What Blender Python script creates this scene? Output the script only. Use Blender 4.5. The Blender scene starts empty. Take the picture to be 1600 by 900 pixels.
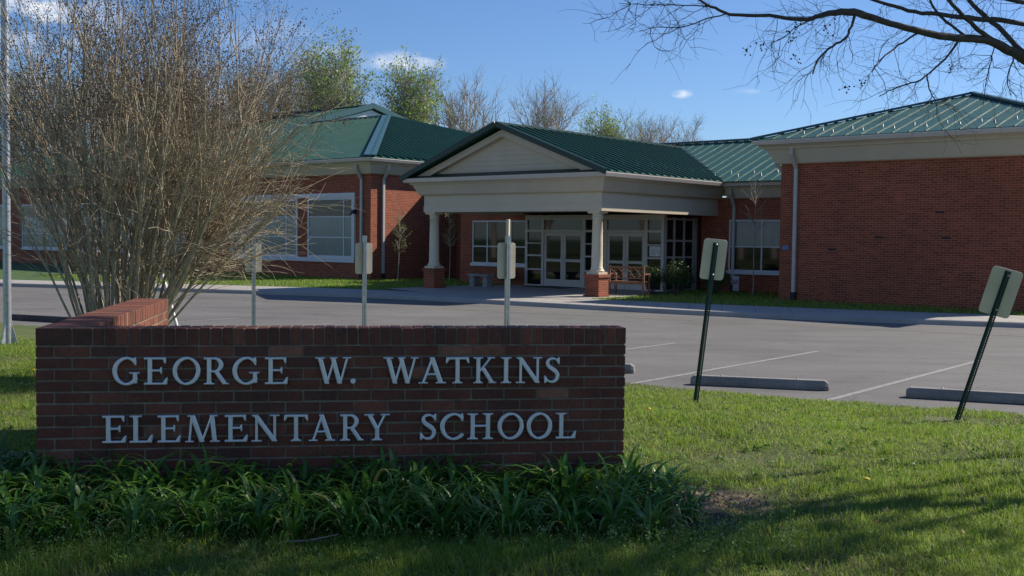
import bpy, math, random
import numpy as np
from mathutils import Vector, Matrix

sc = bpy.context.scene
col = sc.collection
R = math.radians

# ---------------------------------------------------------------- camera
cam_d = bpy.data.cameras.new('camera')
cam = bpy.data.objects.new('camera', cam_d)
col.objects.link(cam)
sc.camera = cam
cam_d.sensor_width = 36.0
cam_d.lens = 1700.0 / 1600.0 * 36.0
cam_d.clip_end = 4000
PITCH = math.atan((450 - 372) / 1700.0)
cam.matrix_world = (Matrix.Translation((0, 0, 1.92)) @ Matrix.Rotation(-PITCH, 4, 'X') @
                    Matrix.Rotation(R(90), 4, 'X') @ Matrix.Rotation(R(0.7), 4, 'Z'))

# ---------------------------------------------------------------- sun and sky
A = R(40.3)                      # the school stands turned by this angle
U = Vector((math.cos(A), -math.sin(A), 0)); N = Vector((math.sin(A), math.cos(A), 0))
SUN = (U * 0.54 + N * 1.17 + Vector((0, 0, 1))).normalized()   # towards the sun
elev = math.asin(SUN.z)
azim = math.atan2(SUN.x, SUN.y)
sun_d = bpy.data.lights.new('sun', 'SUN')
sun_d.energy = 4.6; sun_d.angle = R(0.55); sun_d.color = (1.0, 0.925, 0.82)
sun = bpy.data.objects.new('sun', sun_d); col.objects.link(sun)
sun.rotation_euler = SUN.to_track_quat('Z', 'Y').to_euler()

world = bpy.data.worlds.new('World'); sc.world = world; world.use_nodes = True
nt = world.node_tree; nt.nodes.clear()
def wn(t): return nt.nodes.new(t)
sky = wn('ShaderNodeTexSky'); sky.sky_type = 'NISHITA'; sky.sun_disc = False
sky.sun_elevation = elev; sky.sun_rotation = azim
sky.air_density = 1.0; sky.dust_density = 0.25; sky.ozone_density = 2.2; sky.altitude = 50
bg = wn('ShaderNodeBackground'); bg.inputs[1].default_value = 0.10
out = wn('ShaderNodeOutputWorld')
# thin fair-weather clouds: soft patches around a few directions, torn up by noise
tc = wn('ShaderNodeTexCoord')
nz = wn('ShaderNodeTexNoise'); nz.inputs['Scale'].default_value = 26; nz.inputs['Detail'].default_value = 7; nz.inputs['Roughness'].default_value = 0.6
mp = wn('ShaderNodeMapping'); mp.inputs['Scale'].default_value = (1, 1, 2.6)
nt.links.new(tc.outputs['Generated'], mp.inputs[0]); nt.links.new(mp.outputs[0], nz.inputs['Vector'])
def wmath(op, a, b=None, c=None):
    n = wn('ShaderNodeMath'); n.operation = op
    for i, v in enumerate((a, b, c)):
        if v is None: continue
        if hasattr(v, 'links') or hasattr(v, 'node'): nt.links.new(v, n.inputs[i])
        else: n.inputs[i].default_value = v
    return n.outputs[0]
def wvec(op, a, b):
    n = wn('ShaderNodeVectorMath'); n.operation = op
    for i, v in enumerate((a, b)):
        if isinstance(v, tuple): n.inputs[i].default_value = v
        else: nt.links.new(v, n.inputs[i])
    return n
clouds = None
# azimuth (deg right of north), elevation, half width, half height, strength
for az, el, hw, hh, st in ((-5.7, 9.0, 1.9, 0.55, 1.0), (8.7, 7.5, 0.50, 0.20, 1.1), (12.0, 7.6, 0.6, 0.12, 0.35), (-9.3, 8.8, 1.6, 0.9, 0.7),
                           (-12.6, 9.9, 2.4, 1.0, 0.28), (-14.3, 12.0, 1.1, 0.3, 0.7), (-23.5, 10.5, 3.6, 1.8, 0.9),
                           (-18, 6.5, 4.0, 1.2, 0.45), (40, 14, 9, 2.5, 0.8), (-50, 12, 9, 3, 0.9), (150, 16, 14, 4, 0.7), (-120, 20, 12, 4, .7)):
    a, e = R(az), R(el)
    f = Vector((math.sin(a) * math.cos(e), math.cos(a) * math.cos(e), math.sin(e)))
    r = Vector((math.cos(a), -math.sin(a), 0)); up = r.cross(f)
    d = wvec('SUBTRACT', tc.outputs['Generated'], tuple(f)).outputs[0]
    x = wmath('DIVIDE', wvec('DOT_PRODUCT', d, tuple(r)).outputs['Value'], R(hw))
    y = wmath('DIVIDE', wvec('DOT_PRODUCT', d, tuple(up)).outputs['Value'], R(hh))
    ff = wmath('SUBTRACT', 1.0, wvec('DOT_PRODUCT', tc.outputs['Generated'], tuple(f)).outputs['Value'])
    rr = wmath('SQRT', wmath('ADD', wmath('MULTIPLY', x, x), wmath('MULTIPLY', y, y)))
    m = wmath('MULTIPLY', wmath('SUBTRACT', 1.25, wmath('ADD', rr, wmath('MULTIPLY', ff, 4.0))), st)
    m = wmath('MAXIMUM', m, 0.0)
    clouds = m if clouds is None else wmath('MAXIMUM', clouds, m)
cm = wmath('MULTIPLY', wmath('SUBTRACT', nz.outputs['Fac'], 0.38), clouds)
cm = wmath('MINIMUM', wmath('MULTIPLY', cm, 4.2), 0.85)
cm = wmath('MAXIMUM', cm, 0.0)
mix = wn('ShaderNodeMixRGB'); mix.inputs[2].default_value = (7.5, 7.6, 7.9, 1)
tint = wn('ShaderNodeMixRGB'); tint.blend_type = 'MULTIPLY'; tint.inputs[0].default_value = 1; tint.inputs[2].default_value = (0.49, 0.63, 0.86, 1)
nt.links.new(sky.outputs[0], tint.inputs[1])
nt.links.new(cm, mix.inputs[0]); nt.links.new(tint.outputs[0], mix.inputs[1])
nt.links.new(mix.outputs[0], bg.inputs[0]); nt.links.new(bg.outputs[0], out.inputs[0])

sc.view_settings.view_transform = 'Standard'; sc.view_settings.look = 'None'
sc.view_settings.exposure = 0.5; sc.view_settings.gamma = 1
sc.render.film_transparent = False
try:
    sc.cycles.max_bounces = 6; sc.cycles.diffuse_bounces = 3; sc.cycles.use_denoising = True
except Exception: pass

# ---------------------------------------------------------------- materials
def mat(name, base=(0.5, 0.5, 0.5), rough=0.7, metal=0.0, spec=0.5):
    m = bpy.data.materials.new(name); m.use_nodes = True
    p = m.node_tree.nodes['Principled BSDF']
    p.inputs['Base Color'].default_value = (*base, 1); p.inputs['Roughness'].default_value = rough
    p.inputs['Metallic'].default_value = metal; p.inputs['Specular IOR Level'].default_value = spec
    return m
def nd(m, t, **kw):
    n = m.node_tree.nodes.new(t)
    for k, v in kw.items(): n.inputs[k.replace('_', ' ')].default_value = v
    return n
def ln(m, a, b): m.node_tree.links.new(a, b)
def P(m): return m.node_tree.nodes['Principled BSDF']
def ramp(m, src, stops):
    r = nd(m, 'ShaderNodeValToRGB'); ln(m, src, r.inputs[0])
    while len(r.color_ramp.elements) < len(stops): r.color_ramp.elements.new(0.5)
    for e, (p, c) in zip(r.color_ramp.elements, stops): e.position = p; e.color = (*c, 1) if len(c) == 3 else c
    return r.outputs[0]
def noise(m, scale, detail=4, rough=0.55, vec=None, stretch=None):
    n = nd(m, 'ShaderNodeTexNoise', Scale=scale, Detail=detail, Roughness=rough)
    if vec is None:
        t = nd(m, 'ShaderNodeTexCoord'); vec = t.outputs['Object']
    if stretch:
        mm = nd(m, 'ShaderNodeMapping'); mm.inputs['Scale'].default_value = stretch; ln(m, vec, mm.inputs[0]); vec = mm.outputs[0]
    ln(m, vec, n.inputs['Vector']); return n.outputs['Fac']
def mixc(m, fac, a, b, mode='MIX'):
    n = nd(m, 'ShaderNodeMixRGB'); n.blend_type = mode
    for i, v in ((0, fac), (1, a), (2, b)):
        if isinstance(v, (int, float)): n.inputs[i].default_value = v
        elif isinstance(v, tuple): n.inputs[i].default_value = (*v, 1)
        else: ln(m, v, n.inputs[i])
    return n.outputs[0]
def bump(m, h, strength=0.3, dist=0.01):
    b = nd(m, 'ShaderNodeBump', Strength=strength, Distance=dist); ln(m, h, b.inputs['Height']); ln(m, b.outputs[0], P(m).inputs['Normal'])
def varied(name, base, amt=0.25, scale=3, rough=0.7, bmp=0.0, bscale=60, metal=0, spec=0.5, stretch=None):
    m = mat(name, base, rough, metal, spec)
    n = noise(m, scale, 5, 0.6, stretch=stretch)
    lo = tuple(c * (1 - amt) for c in base); hi = tuple(min(1, c * (1 + amt)) for c in base)
    ln(m, ramp(m, n, ((0.3, lo), (0.7, hi))), P(m).inputs['Base Color'])
    if bmp: bump(m, noise(m, bscale, 3), bmp, 0.01)
    return m

def brick_mat(name, c1, c2, mortar, bw=0.2032, rh=0.0677, ms=0.010, dark=0.35):
    m = mat(name, c1, 0.85)
    t = nd(m, 'ShaderNodeTexCoord'); s = nd(m, 'ShaderNodeSeparateXYZ'); ln(m, t.outputs['Object'], s.inputs[0])
    a = nd(m, 'ShaderNodeMath'); a.operation = 'ADD'; ln(m, s.outputs[0], a.inputs[0]); ln(m, s.outputs[1], a.inputs[1])
    c = nd(m, 'ShaderNodeCombineXYZ'); ln(m, a.outputs[0], c.inputs[0]); ln(m, s.outputs[2], c.inputs[1])
    b = nd(m, 'ShaderNodeTexBrick', Scale=1.0, Color1=(*c1, 1), Color2=(*c2, 1), Mortar=(*mortar, 1))
    b.inputs['Brick Width'].default_value = bw; b.inputs['Row Height'].default_value = rh
    b.inputs['Mortar Size'].default_value = ms * 0.5; b.inputs['Mortar Smooth'].default_value = 0.2; b.inputs['Bias'].default_value = -0.1
    ln(m, c.outputs[0], b.inputs['Vector'])
    # weathering: patches of paler / darker brick and fine grain
    n1 = noise(m, 0.7, 5, 0.65); n2 = noise(m, 45, 3, 0.6)
    k = mixc(m, 0.55, b.outputs['Color'], ramp(m, n1, ((0.3, (1 - dark,) * 3), (0.7, (1.12,) * 3))), 'MULTIPLY')
    k = mixc(m, 0.35, k, ramp(m, n2, ((0.3, (0.6,) * 3), (0.7, (1.3,) * 3))), 'MULTIPLY')
    ln(m, k, P(m).inputs['Base Color'])
    bump(m, b.outputs['Fac'], -0.5, 0.006)
    return m

M = {}
M['brick'] = brick_mat('red_brick', (0.36, 0.077, 0.036), (0.20, 0.040, 0.021), (0.44, 0.25, 0.13))
M['roof'] = mat('green_roof_metal', (0.016, 0.085, 0.062), 0.34, 0.0, 0.5)
n = noise(M['roof'], 0.35, 4, 0.6)
ln(M['roof'], ramp(M['roof'], n, ((0.3, (0.016, 0.082, 0.056)), (0.7, (0.023, 0.104, 0.072)))), P(M['roof']).inputs['Base Color'])
ln(M['roof'], ramp(M['roof'], noise(M['roof'], 1.6, 4), ((0.3, (0.43,) * 3), (0.7, (0.52,) * 3))), P(M['roof']).inputs['Roughness'])
M['ridge'] = mat('ridge_cap_metal', (0.035, 0.10, 0.11), 0.4, 0.0, 0.5)
M['flash'] = mat('green_flashing', (0.008, 0.04, 0.032), 0.45)
M['trim'] = varied('cream_trim', (0.60, 0.52, 0.39), 0.06, 1.2, 0.55)
M['siding'] = varied('cream_siding', (0.62, 0.53, 0.385), 0.05, 1.0, 0.6)
M['gutter'] = varied('pale_gutter', (0.62, 0.56, 0.49), 0.06, 2.0, 0.25)
M['white'] = varied('white_frame', (0.60, 0.60, 0.62), 0.05, 4, 0.4)
M['downspout'] = varied('downspout_paint', (0.50, 0.47, 0.43), 0.06, 2, 0.45)
M['boot'] = mat('black_iron', (0.015, 0.015, 0.018), 0.6)
def glass(name, base, rough=0.04, spec=0.8):
    return mat(name, base, rough, 0, spec)
M['glass'] = glass('dark_glass', (0.010, 0.012, 0.012), 0.03, 0.45)
M['blind'] = varied('glass_over_blinds', (0.14, 0.19, 0.20), 0.18, 2.2, 0.12, spec=0.6, stretch=(8, 8, 0.6))
M['door'] = varied('door_paint', (0.50, 0.46, 0.41), 0.05, 4, 0.4)
M['alu'] = mat('aluminium', (0.5, 0.5, 0.5), 0.35, 0.8)
M['paper'] = varied('posted_papers', (0.55, 0.58, 0.6), 0.35, 9, 0.6)
M['column'] = varied('column_paint', (0.70, 0.60, 0.42), 0.05, 3, 0.5)
# asphalt
m = M['asphalt'] = mat('asphalt', (0.1, 0.1, 0.1), 0.9)
base = ramp(m, noise(m, 0.25, 6, 0.65), ((0.3, (0.116, 0.110, 0.101)), (0.7, (0.165, 0.156, 0.143))))
k = mixc(m, 0.65, base, ramp(m, noise(m, 55, 3, 0.7), ((0.35, (0.55,) * 3), (0.65, (1.4,) * 3))), 'MULTIPLY')
k = mixc(m, 0.5, k, ramp(m, noise(m, 0.9, 5, 0.6, stretch=(0.35, 1.3, 1)), ((0.38, (0.72,) * 3), (0.55, (1.06,) * 3))), 'MULTIPLY')
k = mixc(m, 0.5, k, ramp(m, noise(m, 7, 2, 0.5), ((0.25, (0.6,) * 3), (0.4, (1.0,) * 3))), 'MULTIPLY')
tcx = nd(m, 'ShaderNodeTexCoord'); vz = nd(m, 'ShaderNodeTexVoronoi', Scale=0.16); vz.feature = 'DISTANCE_TO_EDGE'
dn = nd(m, 'ShaderNodeTexNoise', Scale=0.9, Detail=6); ln(m, tcx.outputs['Object'], dn.inputs['Vector'])
va = nd(m, 'ShaderNodeVectorMath'); va.operation = 'MULTIPLY_ADD'; ln(m, dn.outputs['Color'], va.inputs[0]); va.inputs[1].default_value = (3, 3, 0); ln(m, tcx.outputs['Object'], va.inputs[2])
ln(m, va.outputs[0], vz.inputs['Vector'])
k = mixc(m, 0.55, k, ramp(m, vz.outputs['Distance'], ((0.0, (0.45,) * 3), (0.004, (1.0,) * 3))), 'MULTIPLY')
k = mixc(m, 0.5, k, ramp(m, noise(m, 0.33, 3, 0.5), ((0.42, (0.82,) * 3), (0.46, (1.0,) * 3), (0.62, (1.0,) * 3), (0.66, (1.1,) * 3))), 'MULTIPLY')
ln(m, k, P(m).inputs['Base Color']); bump(m, noise(m, 90, 2), 0.5, 0.01)
M['paint'] = mat('worn_white_line', (0.42, 0.41, 0.38), 0.8)
m = M['paint']; ln(m, ramp(m, noise(m, 14, 5, 0.8), ((0.38, (0.17, 0.165, 0.155)), (0.6, (0.33, 0.315, 0.285)))), P(m).inputs['Base Color'])
M['ypaint'] = mat('worn_yellow_line', (0.3, 0.24, 0.1), 0.8)
m = M['ypaint']; ln(m, ramp(m, noise(m, 9, 5, 0.8), ((0.42, (0.135, 0.128, 0.118)), (0.7, (0.28, 0.21, 0.09)))), P(m).inputs['Base Color'])
m = M['concrete'] = mat('concrete', (0.36, 0.33, 0.29), 0.85)
k = ramp(m, noise(m, 0.8, 6, 0.65), ((0.3, (0.30, 0.28, 0.25)), (0.7, (0.40, 0.37, 0.325))))
k = mixc(m, 0.5, k, ramp(m, noise(m, 40, 3), ((0.3, (0.8,) * 3), (0.7, (1.15,) * 3))), 'MULTIPLY')
ln(m, k, P(m).inputs['Base Color']); bump(m, noise(m, 80, 3), 0.3, 0.005)
m = M['stop'] = mat('weathered_concrete', (0.26, 0.25, 0.23), 0.9)
k = ramp(m, noise(m, 3, 6, 0.7), ((0.3, (0.18, 0.17, 0.155)), (0.7, (0.32, 0.305, 0.28))))
k = mixc(m, 0.6, k, ramp(m, noise(m, 60, 3, 0.7), ((0.3, (0.6,) * 3), (0.7, (1.25,) * 3))), 'MULTIPLY')
ln(m, k, P(m).inputs['Base Color']); bump(m, noise(m, 70, 4), 0.6, 0.01)
M['shade_stop'] = varied('shade_toned_concrete', (0.07, 0.06, 0.055), 0.35, 4, 0.9)  # concrete of the far left stops, with their shade put into the colour
# soil under the grass
m = M['lawn'] = mat('lawn_soil', (0.05, 0.06, 0.02), 0.95)
k = ramp(m, noise(m, 1.1, 6, 0.7), ((0.3, (0.06, 0.085, 0.016)), (0.52, (0.09, 0.12, 0.025)), (0.72, (0.17, 0.145, 0.06))))
k = mixc(m, 0.6, k, ramp(m, noise(m, 40, 4, 0.8), ((0.3, (0.4,) * 3), (0.7, (1.5,) * 3))), 'MULTIPLY')
t = nd(m, 'ShaderNodeTexCoord')
def spot(m, cx, cy, rad):
    v = nd(m, 'ShaderNodeVectorMath'); v.operation = 'DISTANCE'; ln(m, t.outputs['Object'], v.inputs[0]); v.inputs[1].default_value = (cx, cy, 0.32)
    a = nd(m, 'ShaderNodeMath'); a.operation = 'MULTIPLY_ADD'; ln(m, noise(m, 5, 4), a.inputs[0]); a.inputs[1].default_value = 0.5; ln(m, v.outputs['Value'], a.inputs[2])
    return ramp(m, a.outputs[0], ((rad, (1, 1, 1)), (rad + 0.2, (0, 0, 0))))
soil = ramp(m, noise(m, 22, 5, 0.75), ((0.3, (0.12, 0.08, 0.05)), (0.7, (0.38, 0.28, 0.18))))
k = mixc(m, spot(m, 1.22, 6.78, 0.50), k, soil)
ln(m, k, P(m).inputs['Base Color']); bump(m, noise(m, 35, 5, 0.7), 0.8, 0.03)
M['bed'] = varied('far_grass', (0.05, 0.095, 0.018), 0.45, 3, 0.95, 0.6, 30)
M['mulch'] = varied('dark_mulch', (0.035, 0.024, 0.016), 0.5, 18, 0.95, 0.8, 40)

def leafmat(name, cols, rough=0.5, trans=0.35, spec=0.4):
    m = mat(name, cols[0], rough, 0, spec)
    g = nd(m, 'ShaderNodeNewGeometry')
    k = ramp(m, g.outputs['Random Per Island'], [(i / max(1, len(cols) - 1), c) for i, c in enumerate(cols)])
    ln(m, k, P(m).inputs['Base Color'])
    tr = nd(m, 'ShaderNodeBsdfTranslucent'); ln(m, k, tr.inputs[0])
    mx = nd(m, 'ShaderNodeMixShader'); mx.inputs[0].default_value = trans
    ln(m, P(m).outputs[0], mx.inputs[1]); ln(m, tr.outputs[0], mx.inputs[2])
    ln(m, mx.outputs[0], m.node_tree.nodes['Material Output'].inputs[0])
    return m
M['grass'] = leafmat('grass_blades', [(0.13, 0.235, 0.018), (0.20, 0.33, 0.03), (0.30, 0.43, 0.05), (0.15, 0.27, 0.02), (0.42, 0.42, 0.12), (0.24, 0.37, 0.035)], 0.5, 0.5)
M['dry'] = leafmat('dry_grass', [(0.26, 0.21, 0.11), (0.18, 0.15, 0.07), (0.12, 0.14, 0.04)], 0.7, 0.3)
M['lily'] = leafmat('lily_leaves', [(0.045, 0.13, 0.018), (0.08, 0.20, 0.025), (0.17, 0.33, 0.04), (0.055, 0.15, 0.022), (0.10, 0.24, 0.03), (0.07, 0.18, 0.025), (0.13, 0.27, 0.035), (0.30, 0.25, 0.11)], 0.38, 0.3, 0.5)
M['weed'] = leafmat('weed_leaves', [(0.11, 0.21, 0.035), (0.19, 0.30, 0.06), (0.14, 0.24, 0.045)], 0.6, 0.35)
M['flower'] = leafmat('weed_flowers', [(0.60, 0.62, 0.42), (0.42, 0.48, 0.26)], 0.6, 0.3)
M['bark'] = varied('myrtle_bark', (0.38, 0.31, 0.21), 0.5, 14, 0.8, 0.3, 50, stretch=(1, 1, 0.2))
M['darkbark'] = varied('grey_brown_bark', (0.075, 0.06, 0.048), 0.35, 14, 0.85, 0.4, 60)
M['seed'] = mat('seed_heads', (0.07, 0.045, 0.03), 0.8)
M['treebark'] = varied('distant_bark', (0.40, 0.34, 0.28), 0.25, 0.5, 0.9)
M['twig'] = leafmat('fine_twigs', [(0.42, 0.36, 0.30), (0.52, 0.45, 0.37)], 0.9, 0.1)
M['spring'] = leafmat('spring_leaves', [(0.24, 0.34, 0.07), (0.33, 0.44, 0.10), (0.17, 0.27, 0.05), (0.29, 0.40, 0.09)], 0.5, 0.45)
M['olive'] = leafmat('budding_leaves', [(0.24, 0.22, 0.09), (0.18, 0.19, 0.07), (0.27, 0.24, 0.13)], 0.6, 0.35)
M['shrub'] = leafmat('shrub_leaves', [(0.02, 0.055, 0.015), (0.035, 0.08, 0.02), (0.10, 0.15, 0.03)], 0.4, 0.2)
M['galv'] = mat('galvanised_steel', (0.42, 0.43, 0.44), 0.42, 0.75)
m = M['galv']; ln(m, ramp(m, noise(m, 18, 4, 0.7), ((0.3, (0.34, 0.35, 0.36)), (0.7, (0.55, 0.56, 0.57)))), P(m).inputs['Base Color'])
M['signback'] = varied('bare_sign_back', (0.66, 0.57, 0.43), 0.12, 3, 0.5, metal=0.1)
M['greenpost'] = varied('green_post_paint', (0.014, 0.045, 0.035), 0.3, 10, 0.5)
M['wood'] = varied('bench_wood', (0.22, 0.11, 0.06), 0.3, 8, 0.7, stretch=(1, 1, 6))
M['stone'] = varied('cast_stone', (0.30, 0.29, 0.27), 0.2, 6, 0.9, 0.4, 40)
M['letter'] = mat('cast_aluminium', (0.50, 0.53, 0.57), 0.36, 0.4, 0.5)
m = M['letter']; ln(m, ramp(m, noise(m, 6, 4), ((0.3, (0.78, 0.76, 0.72)), (0.7, (0.90, 0.88, 0.84)))), P(m).inputs['Base Color'])
m = M['mortar'] = varied('mortar', (0.23, 0.185, 0.125), 0.35, 9, 0.95, 0.6, 70)
# sign bricks, colour per brick from an attribute
m = M['signbrick'] = mat('sign_brick', (0.2, 0.06, 0.04), 0.85)
at_ = nd(m, 'ShaderNodeAttribute'); at_.attribute_name = 'tint'
k = ramp(m, at_.outputs['Fac'], ((0.0, (0.14, 0.056, 0.033)), (0.22, (0.17, 0.056, 0.03)), (0.55, (0.20, 0.062, 0.034)), (0.85, (0.29, 0.092, 0.048)), (1.0, (0.36, 0.15, 0.085))))
k = mixc(m, 0.7, k, ramp(m, noise(m, 30, 6, 0.75), ((0.28, (0.45,) * 3), (0.72, (1.4,) * 3))), 'MULTIPLY')
k = mixc(m, 0.8, k, ramp(m, noise(m, 2.3, 5, 0.65), ((0.32, (0.5, 0.5, 0.52)), (0.55, (0.9,) * 3), (0.75, (1.1, 1.08, 1.05)))), 'MULTIPLY')
# pale bloom streaks
k = mixc(m, ramp(m, noise(m, 3.5, 6, 0.8, stretch=(1.5, 1.5, 0.5)), ((0.66, (0, 0, 0)), (0.78, (0.35,) * 3))), k, (0.24, 0.19, 0.17))
ln(m, k, P(m).inputs['Base Color']); bump(m, noise(m, 120, 4, 0.7), 0.6, 0.006)

# ---------------------------------------------------------------- mesh helpers
class MB:
    def __init__(s): s.v = []; s.f = []; s.n = 0; s.t = []
    def add(s, vs, fs, tint=0.5):
        b = s.n; vs = np.asarray(vs, float).reshape(-1, 3)
        s.v.append(vs); s.f.extend([tuple(i + b for i in f) for f in fs]); s.n += len(vs); s.t.append(np.full(len(vs), tint))
        return s
    def box(s, x0, x1, y0, y1, z0, z1, tint=0.5):
        return s.add([(x0, y0, z0), (x1, y0, z0), (x1, y1, z0), (x0, y1, z0), (x0, y0, z1), (x1, y0, z1), (x1, y1, z1), (x0, y1, z1)],
                     [(0, 3, 2, 1), (4, 5, 6, 7), (0, 1, 5, 4), (1, 2, 6, 5), (2, 3, 7, 6), (3, 0, 4, 7)], tint)
    def bar(s, p, q, w, h, up=(0, 0, 1)):
        p, q = Vector(p), Vector(q); d = (q - p).normalized(); a = d.cross(Vector(up))
        if a.length < 1e-4: a = d.cross(Vector((1, 0, 0)))
        a.normalize(); b = a.cross(d)
        a = a * w / 2; b = b * h / 2
        return s.add([p - a - b, p + a - b, p + a + b, p - a + b, q - a - b, q + a - b, q + a + b, q - a + b],
                     [(3, 2, 1, 0), (4, 5, 6, 7), (0, 1, 5, 4), (1, 2, 6, 5), (2, 3, 7, 6), (3, 0, 4, 7)])
    def tube(s, pts, rad, n=5, cap=True):
        pts = np.asarray(pts, float); k = len(pts); rad = np.broadcast_to(np.asarray(rad, float), (k,))
        t = np.gradient(pts, axis=0); t /= np.linalg.norm(t, axis=1)[:, None] + 1e-9
        ref = np.array([0.31, 0.17, 0.93]) if abs(t[0][2]) < 0.8 else np.array([0.95, 0.2, 0.1])
        a = np.cross(t, ref); a /= np.linalg.norm(a, axis=1)[:, None] + 1e-9; b = np.cross(t, a)
        th = np.arange(n) * 2 * math.pi / n
        ring = pts[:, None, :] + rad[:, None, None] * (np.cos(th)[None, :, None] * a[:, None, :] + np.sin(th)[None, :, None] * b[:, None, :])
        fs = [(i * n + j, i * n + (j + 1) % n, (i + 1) * n + (j + 1) % n, (i + 1) * n + j) for i in range(k - 1) for j in range(n)]
        if cap: fs.append(tuple(range(n))[::-1]); fs.append(tuple((k - 1) * n + j for j in range(n)))
        return s.add(ring.reshape(-1, 3), fs)
    def lathe(s, prof, c=(0, 0), n=24):
        vs = [(c[0] + r * math.cos(2 * math.pi * j / n), c[1] + r * math.sin(2 * math.pi * j / n), z) for r, z in prof for j in range(n)]
        k = len(prof)
        fs = [(i * n + j, i * n + (j + 1) % n, (i + 1) * n + (j + 1) % n, (i + 1) * n + j) for i in range(k - 1) for j in range(n)]
        fs.append(tuple(range(n))[::-1]); fs.append(tuple((k - 1) * n + j for j in range(n)))
        return s.add(vs, fs)
    def prism(s, pts, off):
        pts = [Vector(p) for p in pts]; off = Vector(off); n = len(pts)
        return s.add([tuple(p) for p in pts] + [tuple(p + off) for p in pts],
                     [tuple(range(n))[::-1], tuple(range(n, 2 * n))] + [(i, (i + 1) % n, n + (i + 1) % n, n + i) for i in range(n)])
    def quads(s, V, tint=0.5):           # V: (k,4,3)
        V = np.asarray(V); k = len(V); b = s.n
        s.v.append(V.reshape(-1, 3)); s.n += 4 * k; s.t.append(np.full(4 * k, tint))
        s.f.extend([(b + 4 * i, b + 4 * i + 1, b + 4 * i + 2, b + 4 * i + 3) for i in range(k)])
        return s
    def mesh(s, name, m, smooth=False, tint=False, fix=False):
        me = bpy.data.meshes.new(name)
        V = np.concatenate(s.v) if s.v else np.zeros((0, 3))
        me.from_pydata(V.tolist(), [], s.f)
        if fix:
            import bmesh
            bm = bmesh.new(); bm.from_mesh(me); bmesh.ops.recalc_face_normals(bm, faces=bm.faces); bm.to_mesh(me); bm.free()
        me.materials.append(m)
        if smooth: me.polygons.foreach_set('use_smooth', [True] * len(me.polygons))
        if tint:
            a = me.attributes.new('tint', 'FLOAT', 'POINT'); a.data.foreach_set('value', np.concatenate(s.t).astype(np.float32))
        me.update(); return me
    def build(s, name, m, parent=None, smooth=False, tint=False, fix=True, loc=None):
        o = bpy.data.objects.new(name, s.mesh(name, m, smooth, tint, fix)); col.objects.link(o)
        if parent is not None: o.parent = parent
        if loc is not None: o.location = loc
        return o
def tag(o, label=None, cat=None, group=None, kind=None):
    if label: o['label'] = label
    if cat: o['category'] = cat
    if group: o['group'] = group
    if kind: o['kind'] = kind
    return o
def empty(name, loc=(0, 0, 0), rz=0.0):
    o = bpy.data.objects.new(name, None); col.objects.link(o); o.location = loc; o.rotation_euler = (0, 0, rz); o.empty_display_size = 0.2
    return o
def bevel(o, w=0.006, seg=2):
    b = o.modifiers.new('bevel', 'BEVEL'); b.width = w; b.segments = seg; b.limit_method = 'ANGLE'; return o
def fast_mesh(name, verts, faces_flat, nper, m, smooth=False):
    me = bpy.data.meshes.new(name)
    verts = np.asarray(verts, np.float32); F = np.asarray(faces_flat, np.int32)
    nf = len(F) // nper
    me.vertices.add(len(verts)); me.vertices.foreach_set('co', verts.ravel())
    me.loops.add(len(F)); me.loops.foreach_set('vertex_index', F)
    me.polygons.add(nf); me.polygons.foreach_set('loop_start', np.arange(nf, dtype=np.int32) * nper)
    me.polygons.foreach_set('loop_total', np.full(nf, nper, np.int32))
    me.materials.append(m)
    if smooth: me.polygons.foreach_set('use_smooth', np.ones(nf, bool))
    me.update(calc_edges=True); me.validate()
    o = bpy.data.objects.new(name, me); col.objects.link(o); return o

# ---------------------------------------------------------------- ground
EDGE = np.array([(-80, 71), (-30, 37.5), (-10.76, 22.8), (-5, 18.85), (1.2, 14.6), (2.4, 13.75), (3.8, 12.95), (5.75, 12.15), (9, 10.3), (20, 5), (80, -26)])
def yedge(x): return np.interp(x, EDGE[:, 0], EDGE[:, 1])
def fbm(x, y, seed=0):
    r = np.random.RandomState(seed); v = 0
    for k in range(5):
        f = 0.45 * 2 ** k; a = r.rand() * 6.28; b = r.rand() * 6.28; c, s_ = math.cos(a), math.sin(a)
        v = v + (np.sin((x * c + y * s_) * f * 2.1 + b) * np.sin((-x * s_ + y * c) * f * 1.7 + a)) * 0.6 ** k
    return v
def lawn_z(x, y):
    x = np.asarray(x, float); y = np.asarray(y, float)
    d = (yedge(x) - y) * 0.86 + 0.05 * np.sin(x * 5.1) + 0.04 * np.sin(x * 13.7 + 1)
    tt = np.clip(d / 4.5, 0, 1); s_ = tt * tt * (3 - 2 * tt)
    z = 0.02 + 0.29 * s_ + 0.022 * fbm(x, y, 3) * np.clip(d / 1.5, 0, 1)
    z = np.where(d < 0.0, 0.02 + d * 0.8, z)
    return np.where(d < -0.25, -0.2, z)
xs = np.concatenate([np.linspace(-120, -16, 30), np.arange(-15.8, 12, 0.11), np.linspace(12.2, 120, 30)])
ys = np.concatenate([np.linspace(-140, 0, 30), np.arange(0.3, 3.6, 0.5), np.arange(3.7, 24, 0.11), np.linspace(24.3, 75, 26)])
XX, YY = np.meshgrid(xs, ys); ZZ = lawn_z(XX, YY)
nx, ny = len(xs), len(ys)
idx = np.arange(nx * ny).reshape(ny, nx)
q = np.stack([idx[:-1, :-1], idx[:-1, 1:], idx[1:, 1:], idx[1:, :-1]], -1).reshape(-1, 4)
keep = (ZZ.ravel()[q] > -0.19).any(1)
lawn = fast_mesh('lawn', np.stack([XX.ravel(), YY.ravel(), ZZ.ravel()], 1), q[keep].ravel(), 4, M['lawn'], True)
tag(lawn, kind='structure')

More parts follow.
